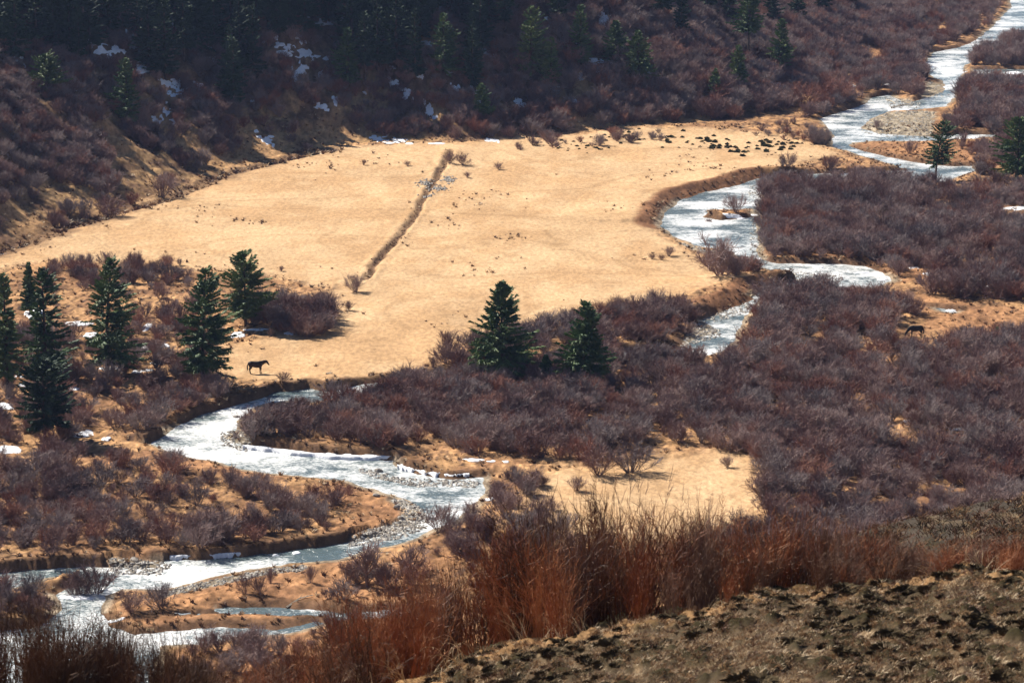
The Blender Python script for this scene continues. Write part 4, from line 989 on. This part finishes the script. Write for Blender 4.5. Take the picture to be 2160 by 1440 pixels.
def thicket():
    g = np.random.default_rng(12); tp = np.array(TOP, float)
    LB = [('rusty brown twiggy bush behind the crest, low on the left end of the foreground thicket', 'rusty bushes left in the foreground thicket', 600, 1000),
          ('dense rust coloured twiggy bush in the middle of the foreground thicket', 'rusty bushes in the middle of the foreground thicket', 1000, 1500),
          ('tall brown twiggy bush on the right half of the foreground thicket above the grassy crest', 'brown bushes right in the foreground thicket', 1500, 1960),
          ('thin orange twiggy bush on the crest near the right edge', 'thin orange bushes at the right edge', 1960, 2300)]
    px = np.concatenate([g.uniform(430, 1960, 215), g.uniform(1900, 2200, 36)]); n = len(px)
    off = g.uniform(.4, 9.5, n)**1.0; u_ = (px-1080)/F/math.cos(P)*math.cos(P)
    Y = CRD(u_)+off; X = u_*Y/math.cos(P)*math.cos(P)*1.03; Z = ground_z(X, Y)
    for i in range(n):
        ppx = px[i]; ty = np.interp(ppx, tp[:, 0], tp[:, 1]); a = px_angle(ty); zt = HC-Y[i]*a
        hh = (zt-Z[i])*g.uniform(.70, 1.12)
        if off[i] < 2: hh *= g.uniform(.45, .85)
        hh = min(max(hh, .8), 5.2)*(1 if g.uniform() > .12 else 1.15)
        dk = g.uniform()+(.25 if 1500 < ppx < 1960 else 0)
        o = link('rusty_bush', (RMD if dk > .72 else RMG if dk > .5 else RM)[int(g.integers(0, 5))]); wd = g.uniform(.6, 1.1)*(.5*hh+.7)
        o.location = (X[i], Y[i], Z[i]); o.scale = (wd, wd, hh); o.rotation_euler = (g.normal(0, .10), -.05+g.normal(0, .12), g.uniform(0, 6.28))
        for lb, gp, a0, a1 in LB:
            if a0 <= ppx < a1 or (a0 == 600 and ppx < 600): tag(o, lb, 'bush', gp)
    # dark clump at lower left
    for i in range(54):
        ppx = g.uniform(-40, 440); u_ = np.array([(ppx-1080)/F]); Y = float(CRD(u_)[0])+g.uniform(-3, 5); x = u_[0]*Y*1.03; z = float(ground_z(np.array([x]), np.array([Y]))[0])
        ty = np.interp(ppx, [-40, 0, 200, 330, 420], [1215, 1225, 1250, 1285, 1350])+g.uniform(0, 75); zt = HC-Y*px_angle(ty); hh = max(zt-z, .6)
        o = link('dark_bush', RMD[i % 5]); wd = g.uniform(.7, 1.0)*(.5*hh+.6); o.location = (x, Y, z); o.scale = (wd, wd, hh); o.rotation_euler = (g.normal(0, .05), g.normal(0, .06), g.uniform(0, 6.28))
        tag(o, 'dark bare stemmed bush in the lower left corner in front of the glittering channel', 'bush', 'dark bushes in the lower left corner')
    # pale arching stems
    for i, (ppx, py, hp) in enumerate([(845,1440,110),(900,1400,100),(980,1420,120),(1110,1370,75),(1150,1355,60),(1190,1345,60),(1240,1340,60),(1500,1300,45),(2030,1232,75),(2070,1215,80),(2090,1212,60),(1990,1235,55),(780,1445,90),(700,1450,80)]):
        u_ = np.array([(ppx-1080)/F]); Y = float(CRD(u_)[0])+g.uniform(.2, 1.2); x = u_[0]*Y*1.03; z = float(ground_z(np.array([x]), np.array([Y]))[0])
        o = link('pale_stem_clump', SM[i % 3]); s = hp/95*1.35; o.location = (x, Y, z); o.scale = (s, s, s); o.rotation_euler = (0, 0, g.normal(0, .5))
        if ppx > 1900: tag(o, 'pale bare arching stems on the crest at the right edge', 'plant', 'pale stems on the right crest')
        else: tag(o, 'pale straw coloured arching stems in front of the rusty thicket', 'plant', 'pale stems before the rusty thicket')
thicket()

# ------------------------------------------------------------------ horses
def horse(name, px, py, height, heading, coat, label, graze=False):
    x, y, ok = hit([px], [py]); z = H(x, y)
    t = empty(name, (x[0], y[0], z[0]), heading); tag(t, label, 'horse')
    k = height/1.42
    J = {}
    V = []; Fc = []
    def loft(pts):
        """closed tube through (x, y, z, half width, half depth) stations"""
        pts = np.array(pts, float)*k; n = len(pts); b = len(V)
        for i_ in range(n):
            d = pts[min(i_+1, n-1), :3]-pts[max(i_-1, 0), :3]; d = d/np.linalg.norm(d); sd_ = np.array([0, 1., 0]); up_ = np.cross(d, sd_); up_ /= np.linalg.norm(up_)
            for a_ in range(12):
                th = a_*math.pi/6; V.append(tuple(pts[i_, :3]+sd_*math.cos(th)*pts[i_, 3]+up_*math.sin(th)*pts[i_, 4]))
        for i_ in range(n-1):
            for a_ in range(12): Fc.append((b+i_*12+a_, b+i_*12+(a_+1) % 12, b+(i_+1)*12+(a_+1) % 12, b+(i_+1)*12+a_))
        Fc.append(tuple(b+a_ for a_ in range(12))[::-1]); Fc.append(tuple(b+(n-1)*12+a_ for a_ in range(12)))
    loft([(-.86, 0, 1.02, .06, .10), (-.80, 0, 1.04, .19, .24), (-.60, 0, 1.07, .27, .31), (-.35, 0, 1.04, .28, .33), (-.05, 0, .99, .30, .36), (.20, 0, 1.0, .28, .37), (.40, 0, 1.04, .24, .36), (.56, 0, 1.08, .17, .28), (.64, 0, 1.10, .08, .14)])
    if graze:
        loft([(.42, 0, 1.12, .15, .27), (.66, 0, 1.0, .13, .23), (.86, 0, .80, .11, .18), (1.02, 0, .60, .09, .14), (1.10, 0, .47, .07, .11)])
        loft([(1.02, 0, .62, .07, .09), (1.10, 0, .50, .10, .13), (1.17, 0, .34, .085, .11), (1.22, 0, .16, .06, .075), (1.23, 0, .06, .055, .06), (1.23, 0, .03, .03, .03)]); hp = (1.04, .64); J['poll'] = (1.06*k, 0, .58*k); J['n2'] = (.86*k, 0, .90*k)
    else:
        loft([(.38, 0, 1.14, .15, .27), (.62, 0, 1.18, .13, .24), (.84, 0, 1.28, .11, .20), (1.02, 0, 1.34, .09, .16), (1.10, 0, 1.35, .07, .12)])
        loft([(.98, 0, 1.40, .07, .08), (1.07, 0, 1.35, .10, .14), (1.18, 0, 1.22, .085, .12), (1.30, 0, 1.05, .06, .08), (1.36, 0, .95, .055, .065), (1.38, 0, .92, .03, .03)]); hp = (1.02, 1.44); J['poll'] = (1.0*k, 0, 1.42*k); J['n2'] = (.80*k, 0, 1.38*k)
    J['front'] = (.48*k, 0, 1.24*k)
    for s_ in (1, -1):
        o_ = .045*s_; q = .13*s_
        loft([(.42+o_, q, 1.0, .09, .14), (.42+o_, q, .76, .075, .10), (.44+o_, q, .56, .055, .068), (.44+o_, q, .44, .052, .058), (.43+o_, q, .30, .034, .040), (.43+o_, q, .16, .036, .042), (.45+o_, q, .09, .045, .052), (.47+o_, q, 0, .062, .070)])
        loft([(-.62-o_, q, 1.05, .12, .24), (-.60-o_, q, .80, .10, .19), (-.62-o_, q, .62, .065, .10), (-.72-o_, q, .48, .052, .066), (-.70-o_, q, .34, .036, .046), (-.67-o_, q, .16, .038, .044), (-.65-o_, q, .09, .046, .052), (-.62-o_, q, 0, .064, .072)])
        loft([(hp[0], .05*s_, hp[1]-.04, .03, .035), (hp[0]+.01, .06*s_, hp[1]+.04, .028, .03), (hp[0]+.03, .07*s_, hp[1]+.11, .008, .008)])
    me = bpy.data.meshes.new('body'); me.from_pydata(V, [], Fc); me.materials.append(coat); o = link('body', me, t)
    rm = o.modifiers.new('skin', 'REMESH'); rm.mode = 'VOXEL'; rm.voxel_size = .022; rm.use_smooth_shade = True
    sm = o.modifiers.new('smooth', 'SMOOTH'); sm.factor = .5; sm.iterations = 4
    g = np.random.default_rng(5); pb = PB(); n = 60   # tail
    A = np.stack([np.full(n, -.86), g.normal(0, .03, n), g.uniform(1.06, 1.14, n)], -1)*k; Mi = A+np.stack([g.normal(-.10, .02, n), g.normal(0, .03, n), g.normal(-.32, .03, n)], -1)*k
    pb.tubes(A, Mi, .03*k, .03*k); pb.cones(Mi, Mi+np.stack([g.normal(.03, .03, n), g.normal(0, .04, n), g.normal(-.38, .05, n)], -1)*k, .03*k); link('tail', pb.mesh('tail', [M['horse_black']]), t)
    pb = PB(); n = 70; s = g.uniform(0, 1, n)[:, None]; a = np.array(J['front'])+np.array([0, 0, .12])*k; m1 = np.array(J['n2'])+np.array([0, 0, .08])*k; b = np.array(J['poll'])+np.array([0, 0, .03])*k
    A = np.where(s < .5, a*(1-2*s)+m1*2*s, m1*(2-2*s)+b*(2*s-1)); sg = g.choice([-1, 1], (n, 1))
    pb.cones(A, A+np.concatenate([g.normal(-.03, .02, (n, 1)), sg*.11, g.normal(-.20, .03, (n, 1))], 1)*k, .03*k); link('mane', pb.mesh('mane', [M['horse_black']]), t)
    return t
horse('horse', 541, 789, 1.42, 0, M['horse_brown'], 'dark brown horse standing side on with its head up on the tan bank')
horse('horse', 449, 792, 1.35, R(8), M['horse_brown'], 'brown horse half hidden behind the leaning conifer trunk')
horse('pony', 1931, 710, 1.36, R(180), M['horse_black'], 'black pony grazing among the scrub on the right side', graze=True)

# ------------------------------------------------------------------ stones and driftwood
def stone_mesh(seed):
    g = np.random.default_rng(seed); me = bpy.data.meshes.new('stone')
    import bmesh
    bm = bmesh.new(); bmesh.ops.create_icosphere(bm, subdivisions=2, radius=.5)
    ph = g.uniform(0, 6, 3)
    for v in bm.verts:
        c_ = v.co; f = 1+.18*math.sin(5*c_.x+ph[0])+.16*math.sin(6*c_.y+ph[1])+.12*math.sin(7*c_.z+ph[2]); v.co = (c_.x*f*1.15, c_.y*f*.9, c_.z*f*.62+.12)
    bm.to_mesh(me); bm.free(); me.materials.append(M['rock']); return me
SMESH = [stone_mesh(k) for k in range(4)]
ST = [(1865,706,.6,'boulder standing in for an unclear reddish shape left of the grazing pony'),(795,1043,.5,'boulder on the orange grass tip inside the lower river bend'),(845,1090,.45,'dark stone on the gravel tip of the lower river bend'),  # first entry is a stand-in boulder for a shape of unknown kind
      (838,1070,.5,'low dark stone at the grass edge above the gravel tip'),(285,1183,.6,'stone on the gravel bar by the glittering channel'),(500,872,.5,'rock in the rapids left of the gravel point'),
      (1128,1050,.4,'lone small stone on the pale lower meadow'),(800,988,.6,'dark rock at the shore beside the snow ledge'),(960,1008,.5,'rock at the shore right of the long snow ledge')]
sx_, sy_, _ = hit([s[0] for s in ST], [s[1] for s in ST]); sz_ = H(sx_, sy_)
for i, s in enumerate(ST):
    o = link('boulder', SMESH[i % 4]); o.location = (sx_[i], sy_[i], max(sz_[i], WL-.1)); o.scale = (s[2]*1.3,)*3; o.rotation_euler = (0, 0, i*1.3); tag(o, s[3], 'rock')
def pebbles():
    pb = []; it = []
    import itertools
    class W:  # wrap a stone mesh as a proto
        def __init__(s, me):
            s.V = np.array([v.co[:] for v in me.vertices]); s.T = np.array([p.vertices[:] for p in me.polygons])
        def get(s): return s.V, s.T, np.zeros(len(s.T), int)
    pr = []
    for k in range(3):
        g = np.random.default_rng(k); V = np.array([(1, 0, 0), (-1, 0, 0), (0, 1, 0), (0, -1, 0), (0, 0, 1), (0, 0, -1)], float)*.5*np.array([1.1, .9, .6])*g.uniform(.8, 1.2, (6, 1))
        T = np.array([(0, 2, 4), (2, 1, 4), (1, 3, 4), (3, 0, 4), (2, 0, 5), (1, 2, 5), (3, 1, 5), (0, 3, 5)])
        w = W.__new__(W); w.V = V; w.T = T; pr.append(w)
    for p, n in zip(GRAV, (500, 600, 260, 220, 200, 300, 300, 160, 160, 160, 150, 120, 120)):
        x0, y0 = p.min(0)-.5; x1, y1 = p.max(0)+.5; X = rng.uniform(x0, x1, n*5); Y = rng.uniform(y0, y1, n*5); k = psd(p, X, Y) < .4; X = X[k][:n]; Y = Y[k][:n]
        it += [(x, y, max(z, WL)+.02, rng.uniform(.10, .34)*(rng.uniform() < .92)+.12, rng.uniform(0, 6), int(rng.integers(0, 3))) for x, y, z in zip(X, Y, H(X, Y))]
    # pale stones heaped beside the ditch
    for (cx, cy, rx, ry, n) in ((897,388,14,9,60), (948,380,14,8,60), (925,398,18,6,50), (905,412,14,5,30)):
        xx, yy, _ = hit(rng.normal(cx, rx*.5, n), rng.normal(cy, ry*.5, n)); it += [(x, y, z+.05, rng.uniform(.25, .55), rng.uniform(0, 6), int(rng.integers(0, 3))) for x, y, z in zip(xx, yy, H(xx, yy))]
    o = mass('river_gravel', pr, it, [M['pebble'], M['rock']], (2, 1)); tag(o, 'loose pale pebbles on the gravel bars and beside the ditch', 'gravel', kind='stuff')
pebbles()
def log(px0, py0, px1, py1, r, label):
    x, y, _ = hit([px0, (px0+px1)/2, px1], [py0, (py0+py1)/2-2, py1]); z = np.maximum(H(x, y), WL)+r
    pb = PB(); A = np.stack([x, y, z], -1); pb.tubes(A[:2], A[1:], [r, r*.8], [r*.8, r*.5]); d = unit(A[2:]-A[:1]); m = A[1:2]
    pb.cones(m, m+np.array([[.3, .1, .45]]), r*.5); pb.cones(A[2:]*.4+m*.6, A[2:]*.4+m*.6+np.array([[.35, -.2, .3]]), r*.4)
    tag(link('driftwood', pb.mesh('driftwood', [M['wood']])), label, 'log')
log(604, 1272, 660, 1253, .09, 'bleached fallen branch on the orange grass below the spiky shrub')
log(688, 796, 702, 793, .10, 'short pale log on the bank right of the standing horse')
log(1880, 222, 1925, 216, .14, 'pale driftwood trunk stranded between the far river channels')
log(1870, 205, 1890, 214, .12, 'short driftwood piece on the gravel head of the far river')

# ------------------------------------------------------------------ light, air, camera
hm = bpy.data.materials.new('haze'); hm.use_nodes = True; hn = hm.node_tree; hn.nodes.remove(hn.nodes['Principled BSDF'])
pv = hn.nodes.new('ShaderNodeVolumePrincipled'); pv.inputs['Color'].default_value = (.42, .56, 1.0, 1); pv.inputs['Density'].default_value = HAZE_D; pv.inputs['Anisotropy'].default_value = .3
hn.links.new(pv.outputs[0], [n for n in hn.nodes if n.type == 'OUTPUT_MATERIAL'][0].inputs['Volume'])
hv = [(x, y, z) for z in (-3, 150) for (x, y) in ((-1500, -150), (1500, -150), (1500, 1350), (-1500, 1350))]
tag(link('haze', mesh_from('haze', hv, [(0, 3, 2, 1), (4, 5, 6, 7), (0, 1, 5, 4), (1, 2, 6, 5), (2, 3, 7, 6), (3, 0, 4, 7)], [hm])), 'thin bluish air over the whole valley', 'haze', kind='stuff')
sc = bpy.context.scene
EL, AZ = R(43), math.atan2(-.78, .62)      # sun behind the hill to the left
w = bpy.data.worlds.new('World'); sc.world = w; w.use_nodes = True
nt = w.node_tree; bg = nt.nodes['Background']; sky = nt.nodes.new('ShaderNodeTexSky'); sky.sky_type = 'NISHITA'; sky.sun_disc = False
sky.sun_elevation = EL; sky.sun_rotation = AZ; sky.altitude = 3000; sky.air_density = 1.0; sky.dust_density = .6
nt.links.new(sky.outputs[0], bg.inputs['Color']); bg.inputs['Strength'].default_value = .058
sl = bpy.data.lights.new('sun', 'SUN'); sl.energy = 5.0; sl.angle = R(.53); sl.color = (1, .93, .82)
so = bpy.data.objects.new('sun', sl); C.objects.link(so)
from mathutils import Vector
dirs = Vector((math.sin(AZ)*math.cos(EL), math.cos(AZ)*math.cos(EL), math.sin(EL)))
so.rotation_euler = dirs.to_track_quat('Z', 'Y').to_euler()
cam = bpy.data.cameras.new('camera'); co = bpy.data.objects.new('camera', cam); C.objects.link(co)
co.location = (0, 0, HC); co.rotation_euler = (math.pi/2-P, 0, 0)
cam.sensor_width = 36; cam.lens = 100; cam.clip_start = 1; cam.clip_end = 5000
cam.dof.use_dof = True; cam.dof.focus_distance = 300; cam.dof.aperture_fstop = 3.4
sc.camera = co
sc.view_settings.view_transform = 'Standard'; sc.view_settings.look = 'None'; sc.view_settings.exposure = 0.8; sc.view_settings.gamma = 1
